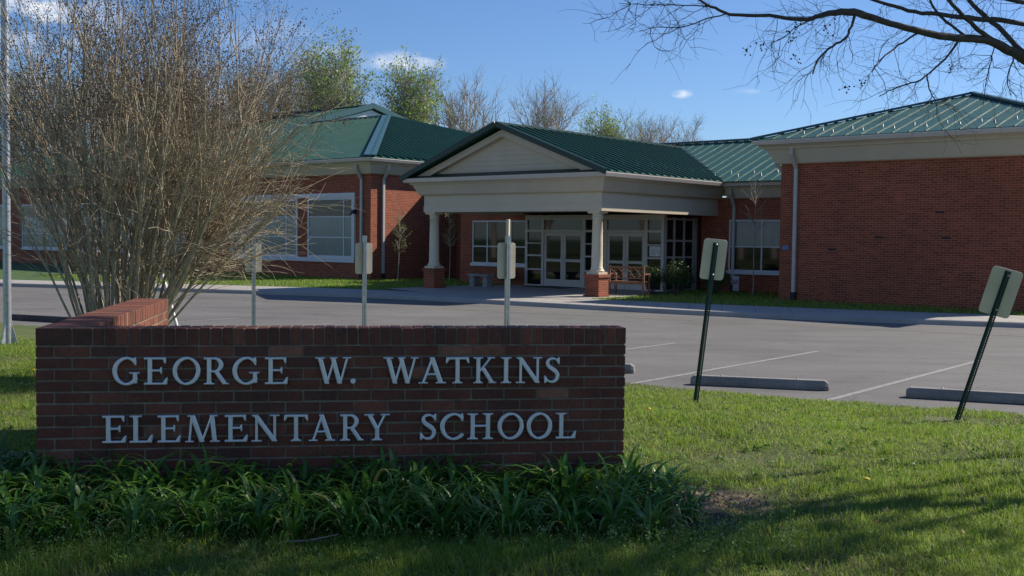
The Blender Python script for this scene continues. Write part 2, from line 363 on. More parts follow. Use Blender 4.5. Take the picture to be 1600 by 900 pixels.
g = MB().add([(-1500, -1500, -0.04), (1500, -1500, -0.04), (1500, 1500, -0.04), (-1500, 1500, -0.04)], [(0, 1, 2, 3)]).build('ground', M['bed'], fix=False); tag(g, kind='structure')
g = MB().add([(-44, -40, 0), (110, -40, 0), (110, 60, 0), (-44, 60, 0)], [(0, 1, 2, 3)]).build('parking_lot', M['asphalt'], fix=False); tag(g, kind='structure')
KERB = [(-75, 62), (-40, 46.8), (-18.35, 38.4), (-13.2, 36.9), (-8.27, 35.2), (-5.3, 34.3), (-3.59, 33.5), (-2.2, 32.55), (-0.37, 31.35), (1.77, 29.8), (4.59, 27.85), (7.77, 26.35), (11.66, 24.95), (20, 22.2), (60, 10)]
BACK = [(-75, 66), (-40, 49.5), (-19.03, 40.8), (-13.2, 39.4), (-9.69, 38.5), (-5.63, 37.2), (-3.0, 35.6), (-0.9, 34.3), (0.9, 33.4), (2.2, 32.6), (3.78, 31.6), (7.04, 29.83), (10.05, 28.4), (12.85, 27.24), (20, 25.0), (60, 13)]
def resamp(pts, n):
    p = np.array(pts, float); d = np.concatenate([[0], np.cumsum(np.linalg.norm(np.diff(p, axis=0), axis=1))]); t_ = np.linspace(0, d[-1], n)
    return np.stack([np.interp(t_, d, p[:, 0]), np.interp(t_, d, p[:, 1])], 1)
def smooth_line(pts, n=160):
    p = resamp(pts, n)
    for _ in range(3): p[1:-1] = 0.25 * p[:-2] + 0.5 * p[1:-1] + 0.25 * p[2:]
    return p
kl = smooth_line(KERB); bl = smooth_line(BACK)
nrm = np.stack([-np.gradient(kl[:, 1]), np.gradient(kl[:, 0])], 1); nrm /= np.linalg.norm(nrm, axis=1)[:, None]
nrm[nrm[:, 1] < 0] *= -1
def strip(rows, m, name):
    k = len(rows[0]); V = np.concatenate(rows); fs = [(r * k + i, r * k + i + 1, (r + 1) * k + i + 1, (r + 1) * k + i) for r in range(len(rows) - 1) for i in range(k - 1)]
    return MB().add(V, fs).build(name, m, fix=False)
def row(p, z): return np.column_stack([p, np.full(len(p), z)])
kb = strip([row(kl - nrm * 0.02, -0.02), row(kl + nrm * 0.01, 0.10), row(kl + nrm * 0.035, 0.122), row(kl + nrm * 0.16, 0.126)], M['concrete'], 'kerb'); tag(kb, kind='structure')
# sidewalk with joints left between slabs
mb = MB(); k2 = kl + nrm * 0.168
bl2 = np.array([bl[np.argmin(((bl - p) ** 2).sum(1) + 0.0)] for p in k2])
bl2 = smooth_line(bl2, len(kl))
for i in range(len(kl) - 1):
    a, b = 0.006, 0.994
    P0, P1 = k2[i], k2[i + 1]; Q0, Q1 = bl2[i], bl2[i + 1]
    e0 = P0 + (P1 - P0) * a; e1 = P0 + (P1 - P0) * b; f0 = Q0 + (Q1 - Q0) * a; f1 = Q0 + (Q1 - Q0) * b
    mb.add([(*e0, 0.126), (*e1, 0.126), (*f1, 0.128), (*f0, 0.128)], [(0, 1, 2, 3)])
tag(mb.build('sidewalk', M['concrete'], fix=False), kind='structure')
# bed of grass between sidewalk and school, reaching back past it
k = len(kl); far_ = np.column_stack([np.linspace(-200, 200, k), np.full(k, 260.0)])
tag(strip([row(kl + nrm * 0.165, 0.112), row(far_, 0.112)], M['bed'], 'school_grass'), kind='structure')

O = Vector((2.666, 33.486, 0))
def W(s, t_, z=0): return O + U * s + N * t_ + Vector((0, 0, z))
def polyst(pts, z): return [tuple(W(s, t_, z)) for s, t_ in pts]
pl = MB().add(polyst([(-7.9, -1.5), (-4, -2.6), (0.4, -1.6), (0.35, 0.6), (0.2, 2.6), (-0.7, 3.9), (-0.75, 4.88), (-6.95, 4.88), (-7.8, 3.0)], 0.133), [tuple(range(9))]).build('entrance_plaza', M['concrete'], fix=False); tag(pl, kind='structure')

# painted lines
def line(name, p, q, w, m):
    p, q = Vector((*p, 0)), Vector((*q, 0)); d = (q - p).normalized(); a = Vector((-d.y, d.x, 0)) * w / 2
    return MB().add([tuple(v + Vector((0, 0, 0.004))) for v in (p - a, q - a, q + a, p + a)], [(0, 1, 2, 3)]).build(name, m, fix=False)
ld = Vector((0.634, 0.773)).normalized(); so = Vector((2.33, -1.19))
s0 = Vector((1.59, 14.40))
for i in range(-9, 4):
    p = s0 + so * i; o = line('parking_line', p - ld * 0.8, p + ld * 5.98, 0.09, M['paint']); tag(o, kind='structure')
for i, (a, b) in enumerate((((-17, 34.9), (-8, 31.9)), ((-8, 31.9), (2, 27.2)), ((2, 27.2), (12, 22.0)), ((12, 22.0), (18, 19.5)))):
    tag(line('yellow_line', a, b, 0.12, M['ypaint']), kind='structure')
for (a, b) in (((-14.5, 30), (-11.8, 30.2)), ((-15.5, 32.5), (-13, 32.0)), ((-11.5, 27.4), (-10.3, 27.9)), ((-16, 28.3), (-13.8, 28.6))):
    tag(line('faded_line', a, b, 0.1, M['paint']), kind='structure')

# ---------------------------------------------------------------- school building (local axes: x along the front, y back, z up)
B = empty('school_building', O, -A)
tag(B, 'single storey red brick school with green standing seam metal roofs and a gabled entrance portico', 'building')
def bp(mb, name, m, parent=None, label=None, smooth=False, bev=None):
    o = mb.build(name, m, parent or B, smooth=smooth)
    if label: o['label'] = label
    if bev: bevel(o, bev)
    return o
def wall(s0_, s1_, t0, t1, z0, z1, label=None): return bp(MB().box(s0_, s1_, t0, t1, z0, z1), 'wall', M['brick'], label=label)
wl_left = wall(-62, -14.0, 3.3, 27, -0.1, 4.55, 'long brick wall of the left wing with large windows')
wl_right = wall(4.2, 12.4, 3.65, 14.5, -0.1, 4.30, 'blank brick wall of the right block')
wl_back = wall(-0.6, 4.2, 7.1, 15.5, -0.1, 3.45, 'recessed brick wall between entrance and right block')
wl_mid = wall(-10.5, -6.95, 5.0, 15.4, -0.1, 3.4, 'brick wall left of the entrance doors')
wl_deep = wall(-14.0, -10.5, 8.5, 15.3, -0.1, 4.4, 'deep recessed brick wall beside the left wing')
wall(-6.95, -0.8, 7.2, 15.2, -0.1, 3.4, 'brick wall behind the entrance vestibule')

# roofs ------------------------------------------------------------
def clip_line(poly, p, d):
    lo, hi = -1e9, 1e9; n_ = len(poly)
    for i in range(n_):
        a = poly[i]; b = poly[(i + 1) % n_]; e = (b[0] - a[0], b[1] - a[1]); nrm_ = (-e[1], e[0])
        den = nrm_[0] * d[0] + nrm_[1] * d[1]; num = nrm_[0] * (a[0] - p[0]) + nrm_[1] * (a[1] - p[1])
        if abs(den) < 1e-9:
            if num > 0: return None
            continue
        k_ = num / den
        if den > 0: lo = max(lo, k_)
        else: hi = min(hi, k_)
    return (lo, hi) if hi - lo > 0.05 else None
def slope(mb, pts, pitch=0.45, rib=(0.03, 0.03), thick=0.04, guards=None, guard_mb=None):
    pts = [Vector(p) for p in pts]; e = (pts[1] - pts[0]).normalized(); nn_ = e.cross(pts[-1] - pts[0]).normalized()
    if nn_.z < 0: nn_ = -nn_
    gup = nn_.cross(e)
    mb.prism(pts, -nn_ * thick)
    p2 = [((p - pts[0]).dot(e), (p - pts[0]).dot(gup)) for p in pts]
    ar = sum(p2[i][0] * p2[(i + 1) % len(p2)][1] - p2[(i + 1) % len(p2)][0] * p2[i][1] for i in range(len(p2)))
    if ar < 0: p2 = p2[::-1]
    mn, mx = min(p[0] for p in p2), max(p[0] for p in p2)
    x = mn + pitch * 0.5; k_ = 0
    while x < mx:
        c = clip_line(p2, (x, 0), (0, 1))
        if c:
            a = pts[0] + e * x + gup * c[0]; b = pts[0] + e * x + gup * c[1]
            mb.bar(a + nn_ * (rib[1] / 2 - 0.003), b + nn_ * (rib[1] / 2 - 0.003), rib[0], rib[1], nn_)
            if guards:
                for j, gg in enumerate(guards):
                    if c[1] > gg + 0.3:
                        q_ = pts[0] + e * (x + pitch * 0.5) + gup * (c[0] * 0 + gg + (k_ % 2) * 0.35)
                        guard_mb.bar(q_, q_ + nn_ * 0.065, 0.03, 0.04, gup)
        x += pitch; k_ += 1
def cap(mb, a, b, w=0.32, h=0.05):
    a, b = Vector(a), Vector(b); mb.bar(a + Vector((0, 0, 0.05)), b + Vector((0, 0, 0.05)), w, h)
# left wing hip roof
w_, ez, sl = 14.0, 5.15, 0.27
apx = (-13.35 - w_, 2.65 + w_, ez + w_ * sl); bcr = (-13.35, 2.65 + 2 * w_, ez); fcr = (-13.35, 2.65, ez)
lfc = (-62.6, 2.65, ez); lap = (-62.6 + w_, 2.65 + w_, ez + w_ * sl)
mb = MB(); gm = MB()
slope(mb, [lfc, fcr, apx, lap]); slope(mb, [fcr, bcr, apx], pitch=0.44, rib=(0.05, 0.10))
slope(mb, [bcr, (-62.6, 2.65 + 2 * w_, ez), lap, apx], 2.0); slope(mb, [(-62.6, 2.65 + 2 * w_, ez), lfc, lap], 2.0)
rl = bp(mb, 'roof', M['roof'], label='broad hipped green metal roof of the left wing')
mb = MB(); cap(mb, fcr, apx, 0.5); cap(mb, apx, bcr, 0.22); cap(mb, apx, lap, 0.25)
bp(mb, 'ridge_cap', M['ridge'], rl)
# raised gable roof behind the ridge
rz = apx[2]; tr = apx[1]
ga = MB(); g0, g1 = -34.0, -47.0; pk = (tr + 5.0, rz + 1.6)
slope(ga, [(g1, tr - 3.5, rz - 0.95), (g0, tr - 3.5, rz - 0.95), (g0, *pk), (g1, *pk)]); slope(ga, [(g0, tr + 14, rz - 0.6), (g1, tr + 14, rz - 0.6), (g1, *pk), (g0, *pk)], 2.0)
rg = bp(ga, 'roof', M['roof'], label='raised green gable roof rising behind the left wing ridge')
mb = MB(); cap(mb, (g0, *pk), (g1, *pk), 0.25); mb.bar((g0, tr - 3.5, rz - 0.98), (g0, pk[0], pk[1] - 0.03), 0.12, 0.34); mb.bar((g0, pk[0], pk[1] - 0.03), (g0, tr + 14, rz - 0.63), 0.12, 0.34)
bp(mb, 'ridge_cap', M['ridge'], rg)
bp(MB().prism([(g0 - 0.2, tr - 3.2, rz - 1.1), (g0 - 0.2, tr + 13.6, rz - 0.9), (g0 - 0.2, pk[0], pk[1] - 0.30)], (-0.2, 0, 0)), 'gable_wall', M['white'], rg)
# right block hip roof
er = 5.0; rs0, rs1, rt0, rt1 = 3.5, 13.1, 3.0, 15.2; hw_ = (rs1 - rs0) / 2
ra = (rs0 + hw_, rt0 + hw_ + 0.6, 6.62); rb = (rs0 + hw_, rt1 - hw_, 6.62)
mb = MB(); gm = MB()
slope(mb, [(rs0, rt0, er), (rs1, rt0, er), ra], 0.46, guards=(0.75,), guard_mb=gm); slope(mb, [(rs1, rt0, er), (rs1, rt1, er), rb, ra])
slope(mb, [(rs1, rt1, er), (rs0, rt1, er), rb]); slope(mb, [(rs0, rt1, er), (rs0, rt0, er), ra, rb])
rr_ = bp(mb, 'roof', M['roof'], label='hipped green metal roof of the right block')
bp(gm, 'snow_guards', M['alu'], rr_)['kind'] = 'stuff'
mb = MB()
for a, b in (((rs0, rt0, er), ra), (ra, (rs1, rt0, er)), (ra, rb), (rb, (rs1, rt1, er)), (rb, (rs0, rt1, er))): cap(mb, a, b, 0.2, 0.07)
bp(mb, 'ridge_cap', M['ridge'], rr_)
# back roof
eb = 3.97; bt, br_, bz = 6.4, 11.5, 5.86
mb = MB(); gm = MB()
slope(mb, [(-10.4, bt, eb), (4.3, bt, eb), (4.3, br_, bz), (-5.3, br_, bz)], guards=(0.7,), guard_mb=gm)
slope(mb, [(4.3, 16.6, eb), (-10.4, 16.6, eb), (-5.3, br_, bz), (4.3, br_, bz)]); slope(mb, [(-10.4, 16.6, eb), (-10.4, bt, eb), (-5.3, br_, bz)])
rbk = bp(mb, 'roof', M['roof'], label='green metal roof over the recessed middle section')
bp(gm, 'snow_guards', M['alu'], rbk)['kind'] = 'stuff'
mb = MB(); cap(mb, (-5.3, br_, bz), (4.2, br_, bz), 0.2, 0.07); bp(mb, 'ridge_cap', M['ridge'], rbk)
bp(MB().box(-13.35, -10.55, 7.85, 16.5, 4.7, 4.95), 'roof', M['flash'], label='flat green roof over the deep recess')
bp(MB().box(-13.35, -10.42, 7.8, 7.9, 4.3, 5.0), 'fascia', M['trim'])
bp(MB().box(-10.42, -8.3, 4.4, 6.5, 3.5, 3.75), 'roof', M['flash'], label='low flat roof left of the portico')

# portico
ps0, ps1 = -7.62, 0.07; ov = 0.55; pe = 3.97; pc = (ps0 + ps1) / 2; pz = 5.62; pt0 = -ov; run = (ps1 - ps0) / 2 + ov
mb = MB(); gm = MB()
slope(mb, [(ps1 + ov, pt0 - 0.02, pe), (ps1 + ov, bt + 0.3, pe), (pc, 11.0, pz), (pc, pt0 - 0.02, pz)], 0.42, rib=(0.035, 0.06), guards=(0.9,), guard_mb=gm)
slope(mb, [(ps0 - ov, bt + 0.3, pe), (ps0 - ov, pt0 - 0.02, pe), (pc, pt0 - 0.02, pz), (pc, 11.0, pz)], 0.42)
rp = bp(mb, 'roof', M['roof'], label='gabled green metal roof of the entrance portico')
bp(gm, 'snow_guards', M['ridge'], rp)['kind'] = 'stuff'
mb = MB(); cap(mb, (pc, pt0 - 0.03, pz - 0.02), (pc, 10.8, pz - 0.02), 0.2, 0.07)
mb.bar((ps1 + ov, bt + 0.35, pe + 0.06), (pc, 10.95, pz + 0.06), 0.4, 0.03)
for sg, se in ((1, ps1 + ov), (-1, ps0 - ov)):
    mb.bar((se, pt0 - 0.06, pe - 0.02), (pc, pt0 - 0.06, pz + 0.0), 0.07, 0.17)
bp(mb, 'ridge_cap', M['flash'], rp, label='dark green rake edge and ridge cap')
# rake boards and tympanum
mb = MB(); kz = (pz - pe) / run
for sg in (1, -1):
    a = Vector((pc + sg * (run - 0.42), -0.3, pe - 0.02 + 0.06)); b = Vector((pc, -0.3, pz - 0.17 + 0.0))
    d = (b - a).normalized(); nn2 = Vector((0, 1, 0)).cross(d)
    if nn2.z > 0: nn2 = -nn2
    mb.prism([a, b, b + Vector((0, 0, -0.21)), a + Vector((-sg * 0.62, 0, 0))], (0, 0.16, 0))
bp(mb, 'rake_board', M['trim'], rp)
tym = MB(); zb = pe + 0.02; rows_ = 9; hgt = (pz - 0.2 - zb)
for i in range(rows_):
    z0 = zb + hgt * i / rows_; z1 = zb + hgt * (i + 1) / rows_ - 0.001
    def hw2(z): return max(0.0, (pz - 0.16 - z) / kz - 0.1)
    tym.add([(pc - hw2(z0), -0.10, z0), (pc + hw2(z0), -0.10, z0), (pc + hw2(z1), -0.085, z1), (pc - hw2(z1), -0.085, z1),
             (pc - hw2(z0), 0.05, z0), (pc + hw2(z0), 0.05, z0), (pc + hw2(z1), 0.05, z1), (pc - hw2(z1), 0.05, z1)],
            [(0, 1, 2, 3), (1, 5, 6, 2), (5, 4, 7, 6), (4, 0, 3, 7), (4, 5, 1, 0), (3, 2, 6, 7)])
bp(tym, 'tympanum', M['siding'], rp, label='cream horizontal siding in the portico gable')
bp(MB().add([(ps0 - ov + .05, -ov + .02, pe + 0.0), (ps1 + ov - .05, -ov + .02, pe + 0.0), (ps1 + 0.1, -0.11, pe + 0.13), (ps0 - 0.1, -0.11, pe + 0.13), (ps0 - ov + .05, -ov + .02, pe - 0.04), (ps1 + ov - .05, -ov + .02, pe - 0.04), (ps1 + .1, -0.11, pe - 0.04), (ps0 - .1, -0.11, pe - 0.04)],
            [(0, 1, 2, 3), (4, 7, 6, 5), (0, 4, 5, 1), (1, 5, 6, 2), (2, 6, 7, 3), (3, 7, 4, 0)]), 'flashing', M['flash'], rp)

# cornices: mitred sweep of a profile around a run of corners
def sweep(profile, path, closed=False, m='trim', name='cornice', label=None, parent=None):
    path = [Vector((*p, 0)) for p in path]; n_ = len(path); rings = []
    for i, p in enumerate(path):
        def en(a, b): d = (b - a).normalized(); return Vector((d.y, -d.x, 0))      # outward = right of travel
        if closed or 0 < i < n_ - 1:
            n1 = en(path[i - 1], p); n2 = en(p, path[(i + 1) % n_]); mm = (n1 + n2); mm = mm / (mm.dot(n1))
        elif i == 0: mm = en(p, path[1])
        else: mm = en(path[-2], p)
        rings.append([tuple(p + mm * o_ + Vector((0, 0, z_))) for o_, z_ in profile])
    k_ = len(profile); mb = MB(); V = [v for r_ in rings for v in r_]; fs = []
    for i in range(n_ if closed else n_ - 1):
        for j in range(k_):
            a = i * k_ + j; b = i * k_ + (j + 1) % k_; c = ((i + 1) % n_) * k_ + (j + 1) % k_; d = ((i + 1) % n_) * k_ + j
            fs.append((a, d, c, b))
    if not closed: fs += [tuple(range(k_)), tuple((n_ - 1) * k_ + j for j in range(k_))[::-1]]
    mb.add(V, fs); return bp(mb, name, M[m], parent, label)
def cornice(path, zb_, zt, ovh, label, closed=False):
    h = zt - zb_
    prof = [(0.0, zb_), (0.09, zb_), (0.13, zb_ + 0.03), (ovh * 0.52, zb_ + h * 0.62), (ovh * 0.62, zb_ + h * 0.63), (ovh * 0.66, zb_ + h * 0.70), (ovh * 0.80, zb_ + h * 0.80), (ovh * 0.80, zt - 0.03), (0, zt - 0.03)]
    sweep(prof, path, closed, 'trim', 'cornice', label)
    gp = [(ovh * 0.80 + .003, zt - 0.15), (ovh * 0.93, zt - 0.13), (ovh, zt - 0.03), (ovh, zt), (ovh * 0.80 + .003, zt)]
    sweep(gp, path, closed, 'gutter', 'gutter')
cornice([(-62, 27), (-62, 3.3), (-14.0, 3.3), (-14.0, 27)][::1], 4.5, 5.12, 0.65, 'cream cornice of the left wing')
cornice([(4.2, 14.5), (4.2, 3.65), (12.4, 3.65), (12.4, 14.5)], 4.28, 4.98, 0.68, 'cream cornice of the right block')
cornice([(ps0, 7.1), (ps0, 0.0), (ps1, 0.0), (ps1, 7.1)], 3.38, 3.95, ov, 'cream cornice of the portico')
cornice([(ps1 + 0.4, 7.1), (4.2, 7.1)], 3.40, 3.95, 0.6, 'cream cornice over the recessed wall')
# portico frieze
mb = MB()
def ring_box(mb, a0, a1, b0, b1, z0, z1, th):
    mb.box(a0, a1, b0, b0 + th, z0, z1); mb.box(a1 - th, a1, b0 + th, b1, z0, z1); mb.box(a0, a0 + th, b0 + th, b1, z0, z1)
ring_box(mb, ps0, ps1, 0.0, 7.09, 2.79, 3.02, 0.42)
bp(mb, 'frieze', M['siding'], label='lower cream frieze board of the portico')
mb = MB(); ring_box(mb, ps0 + 0.012, ps1 - 0.012, 0.012, 7.09, 3.022, 3.385, 0.40); bp(mb, 'frieze', M['siding'], label='upper cream frieze board of the portico')
bp(MB().box(ps0 + 0.42, ps1 - 0.42, 0.42, 7.05, 2.90, 2.98), 'ceiling', M['siding'])

# columns
for i, (cx, cy) in enumerate(((-0.26, 0.26), (-7.34, 0.26))):
    ped = MB().box(cx - .26, cx + .26, cy - .26, cy + .26, 0.05, 0.74)
    c_ = bp(ped, 'pedestal', M['brick'], label=('red brick pedestal of the right column', 'red brick pedestal of the left column')[i])
    bp(MB().box(cx - .30, cx + .30, cy - .30, cy + .30, 0.74, 0.83), 'brick_cap', M['brick'], c_)
    bp(MB().box(cx - .30, cx + .30, cy - .30, cy + .30, 0.05, 0.19), 'brick_foot', M['brick'], c_)
    mb = MB().box(cx - .235, cx + .235, cy - .235, cy + .235, 0.83, 0.90)
    bs = bp(mb, 'column_plinth', M['column'], c_)
    prof = [(0.225, 0.90), (0.24, 0.93), (0.225, 0.96), (0.195, 0.975), (0.205, 1.0), (0.19, 1.03), (0.178, 1.05), (0.176, 1.4), (0.168, 2.0), (0.157, 2.56), (0.18, 2.575), (0.18, 2.60), (0.158, 2.61), (0.158, 2.66), (0.205, 2.72)]
    bp(MB().lathe(prof, (cx, cy), 28), 'column', M['column'], label=('cream round column at the right corner', 'cream round column at the left corner')[i], smooth=True)
    bp(MB().box(cx - .225, cx + .225, cy - .225, cy + .225, 2.72, 2.79), 'capital', M['column'])

# windows -----------------------------------------------------------
def window(s0_, s1_, t_, z0, z1, vs, hs, fm='white', gm_='glass', fw=0.09, label=None, blinds=None, sill=True):
    """frame facing -t at plane t_, mullions at fractions vs, hs"""
    mb = MB(); d0, d1 = t_ - 0.05, t_ + 0.02
    mb.box(s0_, s1_, d0, d1, z1 - fw, z1); mb.box(s0_, s1_, d0, d1, z0, z0 + fw)
    mb.box(s0_, s0_ + fw, d0, d1, z0 + fw, z1 - fw); mb.box(s1_ - fw, s1_, d0, d1, z0 + fw, z1 - fw)
    f = bp(mb, 'window', M[fm], label=label)
    mb = MB(); xs_ = [s0_ + fw] + [s0_ + (s1_ - s0_) * v for v in vs] + [s1_ - fw]; zs_ = [z0 + fw] + [z0 + (z1 - z0) * h for h in hs] + [z1 - fw]
    for x in xs_[1:-1]: mb.box(x - .028, x + .028, d0 + .006, d1, zs_[0], zs_[-1])
    for z in zs_[1:-1]:
        for i in range(len(xs_) - 1): mb.box(xs_[i] + (.028 if i else 0), xs_[i + 1] - (.028 if i < len(xs_) - 2 else 0), d0 + .008, d1, z - .025, z + .025)
    if vs or hs: bp(mb, 'mullions', M[fm], f)
    if sill: bp(MB().box(s0_ - .06, s1_ + .06, t_ - .11, t_ - 0.052, z0 - .10, z0 + .02), 'sill', M[fm], f)
    for i in range(len(xs_) - 1):
        for j in range(len(zs_) - 1):
            g_ = 'blind' if (blinds and blinds(i, j)) else gm_
            o = bp(MB().box(xs_[i], xs_[i + 1], t_ - 0.022, t_ + 0.004, zs_[j], zs_[j + 1]), 'pane', M[g_], f)
    return f
bl_ = lambda i, j: j < 2
window(-18.02, -15.04, 3.3, 0.98, 3.56, [0.80], [0.34, 0.68], fw=0.10, label='white framed window nearest the corner of the left wing', blinds=bl_, sill=False)
window(-23.6, -18.72, 3.3, 0.98, 3.56, [0.42, 0.84], [0.34, 0.68], fw=0.10, label='wide white framed window left of the corner window', blinds=bl_, sill=False)
bp(MB().box(-23.7, -14.93, 3.22, 3.30, 3.56, 3.74).box(-23.7, -14.93, 3.20, 3.30, 0.80, 0.98).box(-15.04, -14.92, 3.215, 3.30, 0.98, 3.56), 'window_trim', M['white'])
for a, b in ((-31.5, -26.0), (-37.5, -32.2), (-44.5, -39.2), (-52, -46)):
    window(a, b, 3.3, 0.98, 3.56, [0.33, 0.66], [0.34, 0.68], fw=0.10, blinds=bl_, label='far window of the left wing half hidden by the shrub')
window(-9.8, -7.0, 5.0, 0.9, 2.60, [0.28, 0.72], [0.40], fw=0.05, label='wide window beside the entrance doors')
window(0.55, 3.1, 7.1, 0.85, 2.66, [0.5], [0.48], fw=0.06, label='white framed window in the recessed wall', blinds=lambda i, j: j == 1)
# storefront ----------------------------------------------------------
F = M['door']; T0 = 4.9
mb = MB()
def fr(a, b, z0, z1, dd=0.0): mb.box(a, b, T0 - 0.06 + dd, T0 + 0.06, z0, z1)
xsf = [-6.92, -6.12, -4.18, -3.22, -1.48, -0.80]
for x in xsf: fr(x - 0.055, x + 0.055, 0.12, 2.72)
for x0, x1 in zip(xsf[:-1], xsf[1:]):
    a, b = x0 + .055, x1 - .055
    fr(a, b, 2.62, 2.72, .002); fr(a, b, 2.17, 2.25, .002)
    if x1 - x0 < 1.2:
        for z in (0.12, 0.72, 1.22 + .03): fr(a, b, z, z + 0.06, .002)
        fr(a, b, 1.72, 1.76, .002)
fr(-7.0, -0.7, 2.722, 2.80, -.02)
store = bp(mb, 'storefront', F, label='glazed entrance front with pale frames')
# side return of the vestibule
mb = MB()
for t_ in (5.0, 5.55, 6.2, 6.85, 7.02): mb.box(-0.84, -0.745, t_ - .04, t_ + .04, 0.12, 2.72)
for z in (0.12, 0.70, 1.28, 1.86, 2.62):
    for a, b in ((5.04, 5.51), (5.59, 6.16), (6.24, 6.81), (6.89, 6.98)): mb.box(-0.835, -0.755, a, b, z, z + .07)
bp(mb, 'side_frame', F, store)
for i, (a, b) in enumerate(zip((5.04, 5.59, 6.24), (5.51, 6.16, 6.81))): bp(MB().box(-0.80, -0.785, a, b, 0.19, 2.62), 'pane', M['glass'], store)
for x0, x1 in zip(xsf[:-1], xsf[1:]):
    bp(MB().box(x0 + .055, x1 - .055, T0 - .008, T0 + .008, 2.25, 2.62), 'pane', M['glass'], store)
    if x1 - x0 < 1.2: bp(MB().box(x0 + .055, x1 - .055, T0 - .0085, T0 + .0085, 0.18, 2.17), 'pane', M['glass'], store)
bp(MB().box(-1.36, -0.90, T0 - .014, T0 - .010, 1.34, 1.70), 'poster', M['paper'], store, label='pale papers posted inside the glass')
for x0, x1 in ((xsf[1], xsf[2]), (xsf[3], xsf[4])):
    a = x0 + .06; b = x1 - .06; md = (a + b) / 2
    for k_, (p, q) in enumerate(((a, md - .006), (md + .006, b))):
        mb = MB(); w1 = 0.11
        mb.box(p, p + w1, T0 - .03, T0 + .03, .14, 2.165); mb.box(q - w1, q, T0 - .03, T0 + .03, .14, 2.165)
        mb.box(p + w1, q - w1, T0 - .028, T0 + .03, .14, .40); mb.box(p + w1, q - w1, T0 - .028, T0 + .03, 1.06, 1.16); mb.box(p + w1, q - w1, T0 - .028, T0 + .03, 2.03, 2.165)
        d_ = bp(mb, 'door', F)
        bp(MB().box(p + w1, q - w1, T0 - .006, T0 + .006, .40, 1.06), 'pane', M['glass'], d_); bp(MB().box(p + w1, q - w1, T0 - .006, T0 + .006, 1.16, 2.03), 'pane', M['glass'], d_)
        hx = (q - 0.055) if k_ == 0 else (p + 0.055)
        bp(MB().tube([(hx, T0 - .03, .98), (hx, T0 - .09, .99), (hx, T0 - .09, 1.25), (hx, T0 - .03, 1.26)], .014, 6), 'handle', M['alu'], d_)
bp(MB().box(xsf[1] + .1, xsf[2] - .1, T0 - 1.3, T0 - .2, 0.134, 0.147), 'door_mat', M['boot'])
# interior darkness is put into the colour of the opaque storefront panes
# downspouts
def spout(s_, t_, ztop, zb_, out=(0, -1), parent=None, ov_=0.5, label=None):
    ox, oy = out
    c = lambda k_, z: (s_ + ox * k_, t_ + oy * k_, z)
    mb = MB(); pts = [c(ov_ * 0.75, ztop), c(ov_ * 0.72, ztop - 0.32), c(0.07, ztop - 0.72), c(0.07, 0.36)]
    for a, b in zip(pts[:-1], pts[1:]): mb.bar(a, b, .10, .085, (0, 1, 0) if oy else (1, 0, 0))
    o = bp(mb, 'downspout', M['downspout'], label=label)
    bp(MB().box(*(sorted((s_ + ox * .01 - .07 * abs(oy), s_ + ox * .14 + .07 * abs(oy)))), *(sorted((t_ + oy * .01 - .07 * abs(ox), t_ + oy * .14 + .07 * abs(ox)))), 0.1, 0.38), 'boot', M['boot'], o)
    return o
spout(-14.5, 3.3, 5.0, 0, (0, -1), ov_=.5, label='pale downspout on the front of the left wing')
spout(-14.0, 3.95, 5.0, 0, (1, 0), ov_=.5, label='sunlit downspout on the side of the left wing')
spout(4.72, 3.65, 4.86, 0, (0, -1), ov_=.55, label='pale downspout on the right block')
spout(0.75, 7.1, 3.86, 0, (0, -1), ov_=.5, label='pale downspout on the recessed wall')
spout(-13.4, 8.5, 4.3, 0, (0, -1), ov_=.3, label='downspout in the deep recess')
mb = MB(); mb.tube([(3.75, 4.1, 4.75), (3.8, 4.1, 4.3), (4.0, 4.1, 4.15), (4.19, 4.1, 4.1)], .06, 8); bp(mb, 'downspout', M['downspout'], label='short curved elbow under the right block eave')
# small wall fittings
for s_, z in ((9.03, 2.79), (7.31, 2.07), (9.23, 2.07), (5.9, 1.70)):
    bp(MB().box(s_ - .12, s_ + .12, 3.642, 3.66, z - .03, z + .03), 'weep_vent', M['boot'])
bp(MB().box(4.30, 4.52, 3.62, 3.66, 1.66, 1.80), 'wall_plaque', varied('blue_grey_plaque', (0.16, 0.20, 0.32), .2, 20), label='small blue grey plaque beside the downspout')
bp(MB().box(-15.0, -14.86, 3.08, 3.28, 2.86, 3.02).box(-14.98, -14.9, 3.0, 3.08, 2.82, 2.9), 'wall_fixture', mat('navy_fixture', (.02, .03, .09), .4), label='small dark blue fixture beside the corner window')  # small blue object of unknown kind on the wall, gives no light

# ---------------------------------------------------------------- brick entrance sign
SL = Vector((-2.7546, 6.2737, 0)); sang = R(8.78)
SG = empty('brick_sign_wall', (SL.x, SL.y, 0.0), sang)
tag(SG, 'long low dark red brick sign wall with silver serif lettering in front of the flower bed', 'sign')
rs = random.Random(5)
LW, CZ, TH, RT, RL = 3.514, 1.265, 0.20, 0.272, 3.05
core = MB().box(0.006, LW - .006, 0.006, TH - .006, 0.1, CZ + 0.095)
core.box(0.006, RT - .006, TH - .006, RL - .006, 0.1, CZ + 0.0949)
bp(core, 'mortar_core', M['mortar'], SG)
def rb_box(mb, x0, x1, y0, y1, z0, z1):
    r = rs.random(); tint = r * 0.75 if rs.random() > .12 else rs.random()
    j = lambda a=0.0012: rs.uniform(-a, a)
    mb.box(x0 + j(), x1 + j(), y0 + j(), y1 + j(), z0 + j(), z1 + j(), tint)
mb = MB(); zc = CZ - 0.0095; kk = 0
